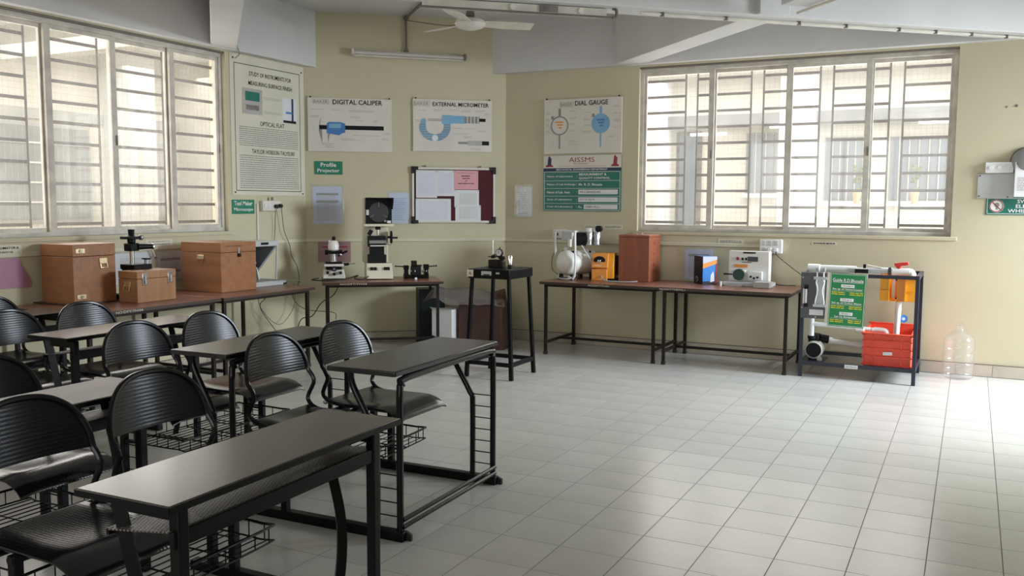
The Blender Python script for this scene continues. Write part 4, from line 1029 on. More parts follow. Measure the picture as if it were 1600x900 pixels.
# ================================================================== TABLES
def lab_table(label, loc, rz, w, d, h=.755, legs=None, tagtext=None, over=.05):
    """local x along the front edge, -y is the front; loc is the middle of the footprint"""
    e = thing('laboratory_table', label, 'table', loc, rz, 'iron legged laboratory tables')
    t = MB().box(-w/2, w/2, -d/2, d/2, h-.026, h).build('tabletop', M['tabletop'], e, bevel=.004)
    mb = MB()
    mb.box(-w/2-.001, w/2+.001, -d/2-.003, -d/2+.004, h-.029, h-.004); mb.box(-w/2-.003, -w/2+.004, -d/2, d/2, h-.029, h-.004); mb.box(w/2-.004, w/2+.003, -d/2, d/2, h-.029, h-.004)
    mb.build('edge_band', M['tableedge'], t)
    lx, ly = w/2-over, d/2-over
    for sx in (-1, 1):
        for sy in (-1, 1):
            l = MB().box(sx*lx-.015, sx*lx+.015, sy*ly-.015, sy*ly+.015, .0, h-.026).build('leg', M['iron'], e, bevel=.003)
            MB().box(sx*lx-.019, sx*lx+.019, sy*ly-.019, sy*ly+.019, 0, .03).build('foot_cap', M['rubber'], l, bevel=.003)
        MB().box(sx*lx-.012, sx*lx+.012, -ly, ly, .115, .14).build('side_stretcher', M['iron'], e)
    MB().box(-lx, lx, -.012, .012, .115, .14).build('long_stretcher', M['iron'], e)
    mb = MB(); mb.box(-lx, lx, -ly-.013, -ly+.013, h-.054, h-.026); mb.box(-lx, lx, ly-.013, ly+.013, h-.054, h-.026)
    for sx in (-1, 1): mb.box(sx*lx-.013, sx*lx+.013, -ly, ly, h-.054, h-.026)
    mb.build('top_frame', M['iron'], e)
    if tagtext:
        s, x, l = tagtext; text(s, e, x, h-.018, l, .018, M['flex'], y=-d/2-.006)
    return e
lab_table('reddish laboratory table carrying the white compressor and the brown box', (-3.285, 8.735, 0), 0, 1.25, .83, tagtext=('NO/DFT/TH/01', .02, .22))
lab_table('reddish laboratory table carrying the blue carton and the white testing machine', (-2.035, 8.735, 0), 0, 1.24, .83, tagtext=('NO/DFT/THEM/2.1', -.48, .25))
lab_table('laboratory table in the corner carrying the profile projector', mid(.755, .665), MA, 1.20, .68, tagtext=('NO/DFT/TH/03', -.30, .26))
lab_table('left wall table carrying the big lidded box and the small latched case', (-5.95, 4.89, 0), R(90), 1.27, .90, tagtext=('NO/DFT/TH/04', -.28, .24))
lab_table('left wall table carrying the padlocked chest and the grey hooded unit', (-5.93, 6.115, 0), R(90), 1.16, .90)
# ---- steel stool stand with the surface plate
e = thing('inspection_stand', 'tall black steel stand with splayed legs and a plate top in the corner', 'stand', (-3.75, 7.16, 0), 0)
MB().box(-.205, .205, -.235, .235, .885, .968).build('plate', M['black'], e, bevel=.006)
for sx in (-1, 1):
    for sy in (-1, 1):
        q = [(sx*.225-.017, sy*.225-.017), (sx*.225+.017, sy*.225-.017), (sx*.225+.017, sy*.225+.017), (sx*.225-.017, sy*.225+.017)]
        u = [(x*.81 if abs(x) > 0 else 0, y*.88) for x, y in q]
        MB().hexa([(x, y, 0) for x, y in q], [(x, y, .887) for x, y in u]).build('leg', M['black'], e, bevel=.003)
    MB().box(sx*.217-.013, sx*.217+.013, -.21, .21, .115, .15).build('stretcher', M['black'], e); MB().box(-.21, .21, sx*.217-.013, sx*.217+.013, .115, .15).build('stretcher', M['black'], e)
d = rect(e, 'scratched_mark', -.07, .03, .915, .952, M['palegrey'], y=-.2365)
rect(d, 'mark_gap', -.05, .015, .91, .926, M['navy'], y=-.2375); rect(d, 'small_mark', .075, .11, .93, .945, M['palegrey'], y=-.2365)
MB().box(-.212, -.150, -.240, -.234, .90, .96).build('plate_label', M['flex'], e)
text('A', e, -.18, .93, .03, .03, M['ink'], y=-.242)

# ================================================================== ON AND UNDER THE TABLES
ZT = .755
# ---- plywood boxes on the left tables
def latch(parent, x, z, y, m='brass', w=.03, h=.07):
    d = MB().box(x-w/2, x+w/2, y-.006, y, z-h/2, z+h/2).build('latch_plate', M[m], parent, bevel=.003)
    MB().box(x-w*.22, x+w*.22, y-.016, y-.005, z-h*.38, z+h*.30).build('latch_tongue', M['chrome'], d, bevel=.003)
def handle_x(parent, y, z, x, m='brass'):
    """bail handle on a face turned to +x"""
    d = MB().box(x, x+.005, y-.035, y+.035, z-.005, z+.038).build('handle_plate', M[m], parent, bevel=.002)
    MB().tube([(x+.006, y-.03, z+.005), (x+.014, y-.03, z-.035), (x+.014, y+.03, z-.035), (x+.006, y+.03, z+.005)], .0035, 6).build('bail', M[m], d)
e = thing('wooden_box', 'big plywood instrument box with a lid seam and brass catches, leftmost on the left table', 'box', (-6.21, 4.745, ZT+.001), 0)
MB().box(-.185, .185, -.19, .19, .0, .365).build('body', M['box'], e, bevel=.003)
MB().box(-.186, .186, -.191, .191, .368, .46).build('lid', M['box'], e, bevel=.003)
MB().box(-.17, .17, -.185, .185, .362, .37).build('lid_gap', M['ink'], e)
handle_x(e, .075, .31, .187)
for z in (.41, .06):
    d = MB().box(.186, .191, -.165, -.085, z-.018, z+.018).build('catch', M['brass'], e, bevel=.004); MB().cyl((.190, -.125, z), (.200, -.125, z), .012, 10).build('catch_knob', M['chrome'], d)
MB().box(-.23, .20, -.235, .215, -.0005, .008).build('base_board', M['tableedge'], e)
e = thing('wooden_box', 'small pale latched plywood case in front of the microscope stand', 'box', (-5.845, 5.085, ZT+.001), 0)
MB().box(-.105, .105, -.19, .19, .0, .185).build('body', M['box2'], e, bevel=.003); MB().box(-.106, .106, -.191, .191, .187, .245).build('lid', M['box2'], e, bevel=.003)
for y in (-.12, .13):
    d = MB().box(.106, .112, y-.024, y+.024, .135, .232).build('latch_plate', M['chrome'], e, bevel=.004); MB().box(.111, .122, y-.009, y+.009, .145, .205).build('latch_tongue', M['steel'], d, bevel=.003)
d = MB().box(-.035, .035, -.197, -.19, .125, .165).build('handle_plate', M['brass'], e, bevel=.002)
MB().tube([(-.03, -.198, .14), (-.03, -.206, .09), (.03, -.206, .09), (.03, -.198, .14)], .004, 6).build('bail', M['brass'], d)
e = thing('wooden_box', 'reddish plywood chest with a small padlock, right of the pale case', 'box', (-6.015, 6.03, ZT+.001), 0)
MB().box(-.235, .235, -.215, .215, .0, .345).build('body', M['box'], e, bevel=.003); MB().box(-.236, .236, -.216, .216, .348, .435).build('lid', M['box'], e, bevel=.003)
MB().box(-.22, .22, -.21, .21, .343, .35).build('lid_gap', M['ink'], e)
d = MB().box(-.04, .04, -.222, -.215, .285, .325).build('handle_plate', M['brass'], e, bevel=.003)
MB().tube([(-.034, -.223, .29), (-.034, -.23, .25), (.034, -.23, .25), (.034, -.223, .29)], .004, 6).build('bail', M['box'], d)
d = MB().box(.236, .241, -.012, .008, .33, .385).build('hasp', M['steel'], e); MB().box(.240, .255, -.016, .012, .305, .335).build('padlock', M['ink'], d, bevel=.004)
print_p = MB(); [print_p.box(.2362, .2368, -.16+.02*i, -.145+.02*i, .398, .406) for i in range(10)]; print_p.build('stencil', M['tableedge'], e)
# ---- microscope stand behind the pale case
e = thing('instrument_stand', 'black measuring microscope on a chrome pillar behind the small pale case', 'instrument', (-6.02, 5.09, ZT+.001), 0)
MB().box(-.11, .11, -.13, .13, 0, .05).build('base', M['black'], e, bevel=.01)
d = MB().box(-.07, .09, -.06, .12, .245, .285).build('stage', M['black'], e, bevel=.005); MB().box(-.06, .06, -.05, .05, .05, .25).build('stage_post', M['black'], d)
MB().cyl((.06, .09, .285), (.06, .09, .32), .018, 12).build('stage_knob', M['steel'], d); MB().box(.04, .10, .06, .10, .32, .332).build('stage_clip', M['black'], d)
MB().cyl((0, 0, .28), (0, 0, .46), .018, 16).build('pillar', M['chrome'], e)
MB().box(-.04, .04, -.045, .045, .39, .455).build('clamp', M['black'], e, bevel=.008)
d = MB().cyl((.03, .03, .425), (.05, .155, .422), .026, 16, r2=.02).build('eyepiece_tube', M['black'], e); MB().cyl((.05, .155, .422), (.052, .168, .422), .024, 16).build('eyepiece_ring', M['chrome'], d)
d = MB().cyl((0, 0, .455), (0, 0, .515), .032, 16).build('head', M['black'], e, bevel=.006); MB().cyl((0, 0, .515), (0, 0, .565), .022, 14, r2=.026).build('ocular', M['black'], d)
MB().box(-.05, .07, -.07, .04, .485, .51).build('prism_arm', M['black'], e, bevel=.005); MB().sph((.05, .05, .50), .024, 10, 8).build('focus_knob', M['steel'], e)
t = thing('pen_probe', 'thin pale probe hanging on the wall beside the instrument stand', 'probe', (-6.40, 5.66, 1.06)); MB().cyl((0, -.03, .06), (0, .0, -.0), .006, 8).build('rod', M['ivory'], t); MB().cyl((0, .0, 0), (0, .006, -.015), .009, 8).build('tip', M['conduit'], t)
# ---- grey hooded unit
e = thing('screen_unit', 'grey hooded optical unit with a slanted inner screen beside the padlocked chest', 'instrument', (-6.12, 6.56, ZT+.001), 0)
MB().box(-.20, .24, -.26, .20, .0, .045).build('base', M['palegrey'], e, bevel=.004)
MB().prismx([(-.24, .045), (-.20, .045), (-.20, .40), (-.24, .40)], -.18, .12).build('side_panel', M['palegrey'], e)
MB().box(-.18, .16, -.24, .19, .37, .42).build('hood_top', M['palegrey'], e, bevel=.004)
mb = MB(); mb.add([(.15, .185, .37), (.15, .155, .37), (-.05, .03, .05), (-.05, .06, .05), (-.18, .19, .37), (-.18, .19, .05)], [(0, 1, 2, 3), (0, 3, 5, 4), (1, 4, 5, 2), (0, 4, 1), (3, 2, 5)]); mb.build('slanted_wall', M['midgrey'], e)
mb = MB(); mb.prism([(-.17, .05), (.10, .05), (.02, .37), (-.17, .37)], -.02, -.01); mb.build('screen', M['paper'], e)
MB().box(-.185, -.17, -.24, .19, .045, .40).build('back_panel', M['midgrey'], e); MB().tube([(.14, .17, .045), (.15, .18, .37)], .008, 6).build('post', M['palegrey'], e)
MB().box(.158, .163, -.05, .05, .385, .408).build('maker_plate', M['ink'], e); MB().box(.21, .245, .16, .205, .0, .02).build('foot', M['rubber'], e); MB().cyl((.08, -.03, .19), (.10, -.03, .19), .018, 10).build('knob', M['ink'], e)
cable('grey cord lying across the base of the hooded unit', [(-5.95, 6.35, .82), (-5.84, 6.55, .815), (-5.80, 6.75, .80), (-5.82, 6.90, .77), (-5.9, 6.95, .762)], .004, 'conduit')

# ---- corner table: microscope, profile projector, bench centre
def on_mid(s, t): return mid(s, t, ZT+.001)
e = thing('tool_microscope', 'white tool maker microscope with black knobs at the left of the corner table', 'microscope', on_mid(.275, .60), MA)
mb = MB(); mb.hexa([(-.115, -.10, .012), (.115, -.10, .012), (.115, .11, .012), (-.115, .11, .012)], [(-.10, -.085, .105), (.10, -.085, .105), (.10, .11, .105), (-.10, .11, .105)]); mb.build('base', M['ivory'], e, bevel=.008)
for x in (-.09, .09): MB().cyl((x, -.06, 0), (x, -.06, .014), .014, 8).build('foot', M['rubber'], e)
for x, z in ((-.065, .075), (.0, .06), (.065, .072)): MB().cyl((x, -.085, z), (x, -.125, z), .015, 12).build('micrometer_knob', M['ink'], e)
MB().box(-.08, .08, -.10, .09, .105, .135).build('cross_slide', M['black'], e, bevel=.006); MB().box(-.10, .10, -.09, .10, .135, .160).build('stage', M['ivory'], e, bevel=.005); MB().box(-.085, .085, -.08, .09, .165, .178).build('stage_plate', M['black'], e, bevel=.003)
d = MB().cyl((.0, -.10, .115), (.0, -.15, .115), .026, 16).build('stage_micrometer', M['ink'], e); MB().cyl((0, -.15, .115), (0, -.156, .115), .013, 12).build('micrometer_face', M['chrome'], d)
d = MB().cyl((.10, 0, .15), (.155, 0, .155), .014, 10).build('side_micrometer', M['ink'], e); MB().cyl((.155, 0, .155), (.22, 0, .16), .003, 6).build('lever', M['ink'], d)
MB().box(-.03, .03, .05, .11, .16, .33).build('column', M['ivory'], e, bevel=.008); MB().cyl((-.004, .0, .19), (-.004, .0, .26), .03, 16).build('objective', M['steel'], e)
MB().box(-.055, .055, -.03, .07, .262, .292).build('focus_block', M['black'], e, bevel=.006)
for sx in (-1, 1): MB().cyl((sx*.055, .02, .275), (sx*.088, .02, .275), .026, 14).build('focus_knob', M['ink'], e)
mb = MB(); mb.lathe([(.032, .29), (.052, .305), (.056, .345), (.045, .385), (.026, .40)], (0, .0, 0), 18); mb.build('head', M['white'], e); MB().box(-.05, -.03, -.02, .01, .385, .40).build('head_lug', M['white'], e)
MB().cyl((0, 0, .395), (.004, -.012, .435), .017, 14, r2=.019).build('eyepiece', M['ink'], e)
MB().tube([(.05, .0, .24), (.10, -.03, .275), (.135, -.05, .29)], .012, 8).build('lamp_arm', M['ink'], e); MB().sph((.072, -.045, .255), .014, 10, 8).build('lamp', M['chrome'], e)
cable('black cord looping across the corner table from microscope to projector', [mid(.12, .70, .775), mid(.05, .78, .765), mid(.2, .86, .762), mid(.36, .80, .765), mid(.45, .66, .775), mid(.52, .60, .79), mid(.48, .72, .77), mid(.56, .80, .765), mid(.62, .74, .79)], .006)
cable('black cord hanging behind the corner table legs', [mid(.32, .92, .73), mid(.26, .9, .62), mid(.14, .88, .54), mid(.05, .95, .42), mid(-.05, 1.0, .40), mid(-.1, 1.05, .3)], .005)
e = thing('profile_projector', 'tall cream profile projector with a round grey screen on the corner table', 'instrument', on_mid(.735, .55), MA)
mb = MB(); mb.hexa([(-.135, -.20, .008), (.137, -.20, .008), (.137, .20, .008), (-.135, .20, .008)], [(-.13, -.13, .165), (.13, -.13, .165), (.13, .20, .165), (-.13, .20, .165)]); d = mb.build('base', M['cream'], e, bevel=.006)
for x0, x1 in ((-.095, -.065), (-.058, -.030), (.045, .105)): MB().box(x0, x1, -.172, -.15, .095, .125, rot=(R(-24), 0, 0)).build('rocker_switch', M['ink'], d, bevel=.002)
MB().cyl((-.01, -.172, .11), (-.01, -.155, .113), .014, 12).build('dial', M['ivory'], d)
MB().box(-.155, .105, .02, .20, .165, .56).build('column', M['cream'], e, bevel=.008)
mb = MB(); mb.box(-.150, .150, -.16, .20, .545, .57); mb.build('head_plate', M['cream'], e, bevel=.004)
MB().box(-.152, .125, .0, .20, .57, .835).build('head_body', M['cream'], e, bevel=.006)
mb = MB(); mb.box(-.128, .140, -.05, .02, .575, .84); d = mb.build('screen_box', M['ink'], e, bevel=.002)
MB().cyl((.004, -.05, .69), (.004, -.056, .69), .102, 36).build('screen', M['darkgrey'], d)
for a in (90, 210, 330): MB().box(.004-.003, .004+.003, -.060, -.0565, .69+.055, .69+.105, rot=(0, R(90-a), 0), piv=(.004, -.058, .69)).build('screen_clip', M['chrome'], d)
mb = MB(); mb.prismx([(-.05, .84), (-.17, .84), (-.17, .832), (-.05, .832)], -.132, .150); mb.prismx([(-.05, .84), (-.17, .84), (-.15, .80), (-.05, .72)], -.134, -.128); mb.prismx([(-.05, .84), (-.17, .84), (-.15, .80), (-.05, .72)], .140, .150); mb.build('hood', M['ink'], e)
MB().box(-.124, -.098, -.06, -.051, .66, .715).build('vernier', M['ivory'], d, bevel=.002); MB().box(.09, .13, -.056, -.051, .578, .603).build('maker_label', M['paper'], d); MB().cyl((.07, -.05, .60), (.07, -.065, .60), .012, 12).build('screen_knob', M['midgrey'], d)
MB().cyl((-.005, -.06, .545), (-.005, -.06, .51), .028, 16).build('lens_mount', M['ink'], e); MB().cyl((-.005, -.06, .51), (-.005, -.06, .455), .014, 14).build('lens', M['chrome'], e)
MB().box(-.105, -.065, -.08, -.03, .45, .51, rot=(0, R(30), 0)).build('lamp_housing', M['ink'], e, bevel=.003)
d = MB().box(-.11, .07, -.13, .05, .335, .445).build('stage_block', M['ink'], e, bevel=.003); MB().box(-.10, .075, -.145, -.13, .37, .402).build('stage_slide', M['steel'], d); MB().box(-.09, .07, -.145, -.13, .34, .352).build('stage_scale', M['ivory'], d)
MB().cyl((.06, -.10, .36), (.13, -.10, .352), .004, 8).build('stage_lever', M['steel'], d)
MB().box(-.09, .055, -.10, .03, .25, .34).build('knee', M['ink'], e); MB().box(-.11, .075, -.12, .03, .165, .25).build('knee_base', M['ink'], e, bevel=.003)
d = MB().lathe([(.055, -.01), (.066, -.008), (.066, .008), (.055, .01)], (.135, -.02, .43), 24, 'X').build('hand_wheel', M['ink'], e)
mb = MB(); mb.cyl((.10, -.02, .43), (.15, -.02, .43), .012, 10); mb.box(.132, .138, -.025, -.015, .37, .49); mb.box(.132, .138, -.08, .04, .425, .435); mb.build('wheel_hub', M['ink'], d)
MB().cyl((.14, -.045, .425), (.20, -.045, .425), .010, 10).build('wheel_handle', M['ink'], d)
e = thing('bench_centre', 'black bench centre with two thin side rods at the right of the corner table', 'instrument', on_mid(1.125, .60), MA)
MB().box(-.13, .13, -.05, .06, 0, .035).build('bed', M['black'], e, bevel=.005)
for sx, hh in ((-1, .135), (1, .145)):
    mb = MB(); x = sx*.105; mb.prism([(x-.027, .03), (x+.027, .03), (x+.02, .06), (x+.02, .09), (x+.027, .10), (x+.027, hh), (x-.027, hh), (x-.027, .10), (x-.02, .09), (x-.02, .06)], -.045, .04); mb.build('end_block', M['black'], e, bevel=.004)
    d = MB().cyl((sx*.13, 0, .122), (sx*.215, 0, .127), .006, 8).build('centre_rod', M['iron'], e); MB().sph((sx*.215, 0, .127), .009, 8, 6).build('rod_tip', M['ink'], d)
    MB().lathe([(.0, -.004), (.016, -.002), (.012, .03), (.02, .05)], (sx*.06, -.03, .075), 12, 'X').build('centre_cone', M['chrome'], e)
MB().box(-.055, .05, -.045, .045, .03, .125).build('carriage', M['ink'], e, bevel=.008); MB().cyl((-.05, 0, .15), (.005, 0, .15), .035, 18).build('drum', M['iron'], e); MB().box(.0, .06, -.02, .02, .125, .14).build('carriage_arm', M['ink'], e)
t = thing('small_tag', 'tiny white tag at the front edge of the corner table', 'tag', on_mid(1.10, .80), MA); MB().box(-.012, .012, -.006, .006, 0, .022).build('tag', M['paper'], t, rot=(0, 0, .3))
# ---- dial stand and pin on the tall stand
ZS = .969
e = thing('dial_stand', 'dial gauge on a black magnetic base with an upright rod on the tall stand', 'instrument', (-3.80, 7.18, ZS))
MB().box(-.07, .035, -.04, .04, 0, .07).build('magnetic_base', M['iron'], e, bevel=.006); MB().box(.035, .07, -.035, .035, 0, .055).build('base_step', M['iron'], e, bevel=.004)
MB().cyl((-.042, 0, .07), (-.042, 0, .245), .004, 8).build('upright_rod', M['chrome'], e); MB().cyl((-.085, -.01, .095), (.085, -.01, .098), .0045, 8).build('cross_rod', M['iron'], e)
MB().box(-.052, -.012, -.02, .02, .085, .112, rot=(0, R(-25), 0)).build('clamp', M['ink'], e); MB().box(.025, .07, -.02, .02, .07, .10, rot=(0, R(35), 0)).build('clamp', M['ink'], e)
d = MB().cyl((.035, -.01, .135), (.035, -.035, .135), .034, 24).build('dial_case', M['iron'], e); MB().cyl((.035, -.035, .135), (.035, -.037, .135), .028, 24).build('dial_face', M['paper'], d); MB().cyl((.035, -.02, .165), (.042, -.02, .185), .005, 8).build('stem', M['ink'], d); MB().box(.033, .037, -.039, -.037, .13, .158).build('needle', M['ink'], d)
e = thing('test_mandrel', 'chrome capped cylinder standing beside the dial gauge on the tall stand', 'mandrel', (-3.655, 7.16, ZS))
MB().cyl((0, 0, 0), (0, 0, .03), .024, 16).build('base', M['iron'], e, bevel=.003); MB().lathe([(.019, .03), (.019, .10), (.014, .112), (.0, .114)], n=18).build('cylinder', M['chrome'], e)
# ---- under and beside the corner table
e = thing('carton', 'white carton standing on the floor under the corner table', 'box', (-4.99, 8.27, 0), MA+R(-30)); MB().box(-.115, .115, -.13, .13, 0, .42).build('body', M['plastic'], e, bevel=.004); MB().add([(-.115, -.13, .42), (.115, -.13, .42), (.125, -.20, .435), (-.115, -.19, .45)], [(0, 1, 2, 3)]).build('flap', M['paper'], e)
e = thing('cabinet', 'dark green metal case behind the white carton under the corner table', 'box', (-5.25, 8.36, 0), MA); MB().box(-.14, .14, -.15, .14, 0, .62).build('body', M['dkgreen'], e, bevel=.005); MB().box(-.12, .12, -.155, -.15, .03, .59).build('door', M['dkgreen'], e, bevel=.003)
e = thing('carton', 'brown cardboard carton on the floor behind the tall stand', 'box', (-4.64, 8.46, 0), MA+R(-30)); MB().box(-.23, .25, -.15, .15, 0, .50).build('body', M['cardbrown'], e, bevel=.004)
MB().hexa([(.25, -.14, 0), (.27, -.14, 0), (.27, .20, 0), (.25, .20, 0)], [(.16, -.10, .62), (.18, -.10, .62), (.18, .20, .62), (.16, .20, .62)]).build('side_board', M['cardbrown'], e)
mb = MB(); nx, ny = 18, 12; vs = []; rr = random.Random(5)
for i in range(nx+1):
    for j in range(ny+1):
        u, v = i/nx, j/ny; x = -.44+.86*u; y = -.22+.44*v
        z = .50+.13*math.sin(math.pi*u)**.7*math.sin(math.pi*v)**.6+.02*rr.random()+(.08*math.exp(-((u-.12)/.1)**2))-.10*max(0, abs(v-.5)*2-.7)-.15*max(0, u-.85)
        vs.append((x, y, z))
mb.add(vs, [(i*(ny+1)+j, (i+1)*(ny+1)+j, (i+1)*(ny+1)+j+1, i*(ny+1)+j+1) for i in range(nx) for j in range(ny)])
e = mb.build('plastic_wrap', M['wrap'], None, (-4.80, 8.38, 0), (0, 0, MA+R(-14))); tag(e, 'crumpled clear plastic wrap heaped over the cartons under the corner table', 'plastic wrap')

# ---- right hand tables
e = thing('air_compressor', 'white air compressor with a round ended tank on the left end of the table', 'compressor', (-3.70, 8.82, ZT+.001), R(-24))
t = MB(); t.lathe([(.0, -.24), (.05, -.237), (.095, -.222), (.122, -.195), (.130, -.165), (.130, .17), (.122, .20), (.08, .23), (.0, .24)], (0, 0, .175), 28, 'Y'); t.build('tank', M['white'], e, angle=1.2)
for x in (-.09, .09):
    for y in (-.16, .12): MB().box(x-.022, x+.022, y-.02, y+.02, 0, .055).build('foot', M['rubber'], e, bevel=.004)
MB().tube([(.06, -.19, .03), (.155, -.19, .05), (.155, -.19, .47), (.13, -.18, .50), (-.05, -.18, .51), (-.155, -.17, .50), (-.165, -.17, .46), (-.165, -.17, .25)], .012, 8, smooth=3).build('handle_frame', M['plastic'], e)
MB().box(-.13, .03, -.12, .06, .40, .51).build('control_box', M['palegrey'], e, bevel=.006); MB().box(.0, .035, -.15, -.12, .34, .42).build('pressure_switch', M['ivory'], e, bevel=.003)
MB().cyl((.02, -.05, .42), (.09, .03, .42), .07, 20).build('motor', M['ink'], e, bevel=.006)
for k, (x, y) in enumerate(((.13, .04), (.19, .09))):
    d = MB().cyl((x, y, .36), (x, y, .50), .042, 18).build('cylinder', M['steel'], e); MB().cyl((x, y, .495), (x, y, .535), .040, 18, r2=.03).build('cylinder_head', M['plastic'], d); MB().tube([(x+.04, y-.03, .37), (x+.055, y-.035, .43), (x+.04, y-.02, .49)], .012, 6).build('pipe', M['chrome'], d)
MB().cyl((.22, .10, .53), (.235, .06, .53), .034, 16).build('air_filter', M['ink'], e)
d = MB().cyl((-.01, -.15, .315), (-.01, -.17, .315), .03, 18).build('gauge', M['chrome'], e); MB().cyl((-.01, -.17, .315), (-.01, -.172, .315), .025, 18).build('gauge_face', M['paper'], d)
MB().box(-.06, .09, -.14, -.10, .275, .30).build('manifold', M['ink'], e, bevel=.004); MB().cyl((-.055, -.12, .285), (-.085, -.14, .285), .014, 8).build('outlet_valve', M['ink'], e); MB().cyl((.03, -.12, .23), (.03, -.12, .28), .014, 8).build('riser', M['chrome'], e); MB().cyl((.13, .05, .29), (.16, .02, .29), .014, 8).build('unloader', M['ink'], e)
MB().tube([(.16, -.10, .36), (.20, -.05, .26), (.24, .02, .15), (.25, .08, .06)], .007, 6, smooth=4).build('hose', M['palegrey'], e)
MB().tube([(.05, .05, .36), (.16, .0, .28), (.22, -.02, .2), (.2, .05, .08)], .006, 6, smooth=4).build('hose', M['palegrey'], e)
MB().tube([(-.06, -.22, .06), (.0, -.27, .02), (.08, -.25, .012), (.13, -.2, .02)], .006, 6, smooth=4).build('drain_pipe', M['palegrey'], e)
e = thing('hardness_tester', 'yellow electric tool housing with a black switch hole beside the compressor', 'instrument', (-3.405, 8.84, ZT+.001), R(8)); e.scale = (1.4, 1.1, 1.02)
mb = MB(); mb.prismx([(-.10, .02), (.06, .02), (.06, .275), (-.07, .275), (-.105, .12)], -.04, .085); mb.build('housing', M['yellow'], e, bevel=.005)
MB().prismx([(-.135, .13), (-.105, .12), (-.07, .275), (-.095, .275)], -.075, .045).build('front_plate', M['orange'], e, bevel=.004)
MB().box(-.075, .04, -.13, -.095, .0, .115).build('lower_block', M['orange'], e, bevel=.003)
d = MB().cyl((-.018, -.112, .205), (-.018, -.122, .203), .043, 22).build('switch_recess', M['ink'], e); MB().box(-.03, -.006, -.135, -.12, .18, .21).build('lever', M['chrome'], d, bevel=.003)
MB().box(-.055, .0, -.130, -.128, .14, .155).build('maker_label', M['flex'], e)
MB().cyl((.105, .0, .05), (.115, .0, .24), .03, 14).build('grip', M['ink'], e, bevel=.006); MB().box(.085, .14, -.03, .05, .20, .25).build('grip_cap', M['ink'], e, bevel=.006); MB().box(-.02, .10, -.08, .04, .0, .02).build('base', M['ink'], e)
cable('clear hose with a pale nozzle lying on the table in front of the yellow housing', [(-3.40, 8.73, .82), (-3.36, 8.66, .78), (-3.28, 8.60, .764), (-3.15, 8.57, .764), (-3.02, 8.56, .768), (-2.95, 8.57, .775)], .008, 'palegrey')
e = thing('wooden_box', 'tall red brown plywood box with a stencilled side on the right hand table', 'box', (-3.06, 8.94, ZT+.001), R(-2))
MB().box(-.165, .165, -.165, .165, 0, .45).build('body', M['boxred'], e, bevel=.003); MB().box(-.167, .167, -.167, .167, .452, .475).build('lid', M['boxred'], e, bevel=.003)
mb = MB(); rr = random.Random(9)
for k in range(6):
    z = .40-k*.055
    for _ in range(4): y = rr.uniform(-.045, .02); mb.box(.1655, .1662, y, y+rr.uniform(.008, .03), z-rr.random()*.03, z-rr.random()*.03+.008)
mb.build('stencil', M['inkred'], e); d = MB().box(-.04, .04, -.02, .02, .475, .481).build('lid_handle_plate', M['chrome'], e); MB().tube([(-.03, 0, .48), (-.025, 0, .492), (.025, 0, .492), (.03, 0, .48)], .004, 6).build('lid_handle', M['chrome'], d)
e = thing('carton', 'blue and black carton with an orange band on the right hand table', 'box', (-2.36, 8.92, ZT+.001), R(40))
MB().box(-.075, .075, -.10, .10, 0, .275).build('body', M['bluecard'], e, bevel=.003)
d = MB().box(-.0775, -.0745, -.1005, .1005, .0, .276).build('black_panel', M['navycard'], e); MB().box(-.075, .0755, -.1015, -.0995, .0, .03).build('dark_foot', M['navycard'], e)
MB().prism([(-.075, .155), (.075, .205), (.075, .245), (-.075, .205)], -.1025, -.1003).build('orange_band', M['orange'], e); MB().prism([(-.075, .205), (.075, .245), (.075, .276), (-.075, .276)], -.1025, -.1003).build('grey_band', M['paperblue'], e)
MB().prism([(.005, .02), (.05, .03), (.045, .10), (.035, .13), (.01, .09)], -.1025, -.1003).build('white_figure', M['paper'], e); MB().prism([(.055, .0), (.076, .0), (.076, .22), (.064, .2)], -.103, -.1003).build('dark_edge', M['inkred'], e)
mb = MB(); mb.tube([(-.0785, .03+.025*math.cos(k*.5), .045+.025*math.sin(k*.5)) for k in range(11)], .003, 6); mb.build('ring_print', M['inkpale'], d)
e = thing('testing_machine', 'white testing machine with a green wheel and a black readout on the right hand table', 'machine', (-1.93, 8.93, ZT+.001), 0)
MB().box(-.20, .19, .0, .12, .035, .335).build('cabinet', M['white'], e, bevel=.004); MB().box(-.235, .24, -.14, .10, .0, .035).build('base_plate', M['palegrey'], e, bevel=.004)
MB().box(-.06, .06, -.004, .0, .312, .326).build('maker_plate', M['ink'], e); MB().box(-.125, -.10, -.010, 0, .245, .275).build('red_switch', M['inkred'], e, bevel=.003)
for x in (-.065, -.03): MB().box(x-.009, x+.009, -.010, 0, .245, .27).build('push_button', M['ink'], e, bevel=.003)
MB().box(-.015, .085, -.006, 0, .235, .282).build('readout', M['darkgrey'], e, bevel=.002); MB().box(-.07, .02, -.003, .0, .222, .228).build('label_line', M['ink'], e)
MB().box(-.145, -.015, -.004, 0, .175, .205).build('orange_label', M['orange'], e); d = MB().box(.0, .135, -.045, .0, .055, .14).build('clamp_unit', M['plastic'], e, bevel=.005)
for x, z in ((.03, .09), (.06, .075), (.095, .085)): MB().cyl((x, -.045, z), (x, -.065, z), .010, 10).build('clamp_screw', M['ink'], d)
MB().cyl((-.09, -.02, .105), (-.09, -.055, .105), .056, 28).build('grinding_wheel', M['wheel'], e); MB().box(-.165, -.03, -.03, -.005, .06, .15).build('wheel_guard', M['plastic'], e, bevel=.004); MB().cyl((-.14, -.04, .105), (-.235, -.05, .108), .005, 8, r2=.009).build('spindle', M['ink'], e)
d = MB().box(.10, .25, -.26, -.10, .0, .055).build('vice_block', M['palegrey'], e, bevel=.004); MB().cyl((-.225, -.21, .0), (-.225, -.21, .045), .011, 10).build('stop_pin', M['plastic'], e)
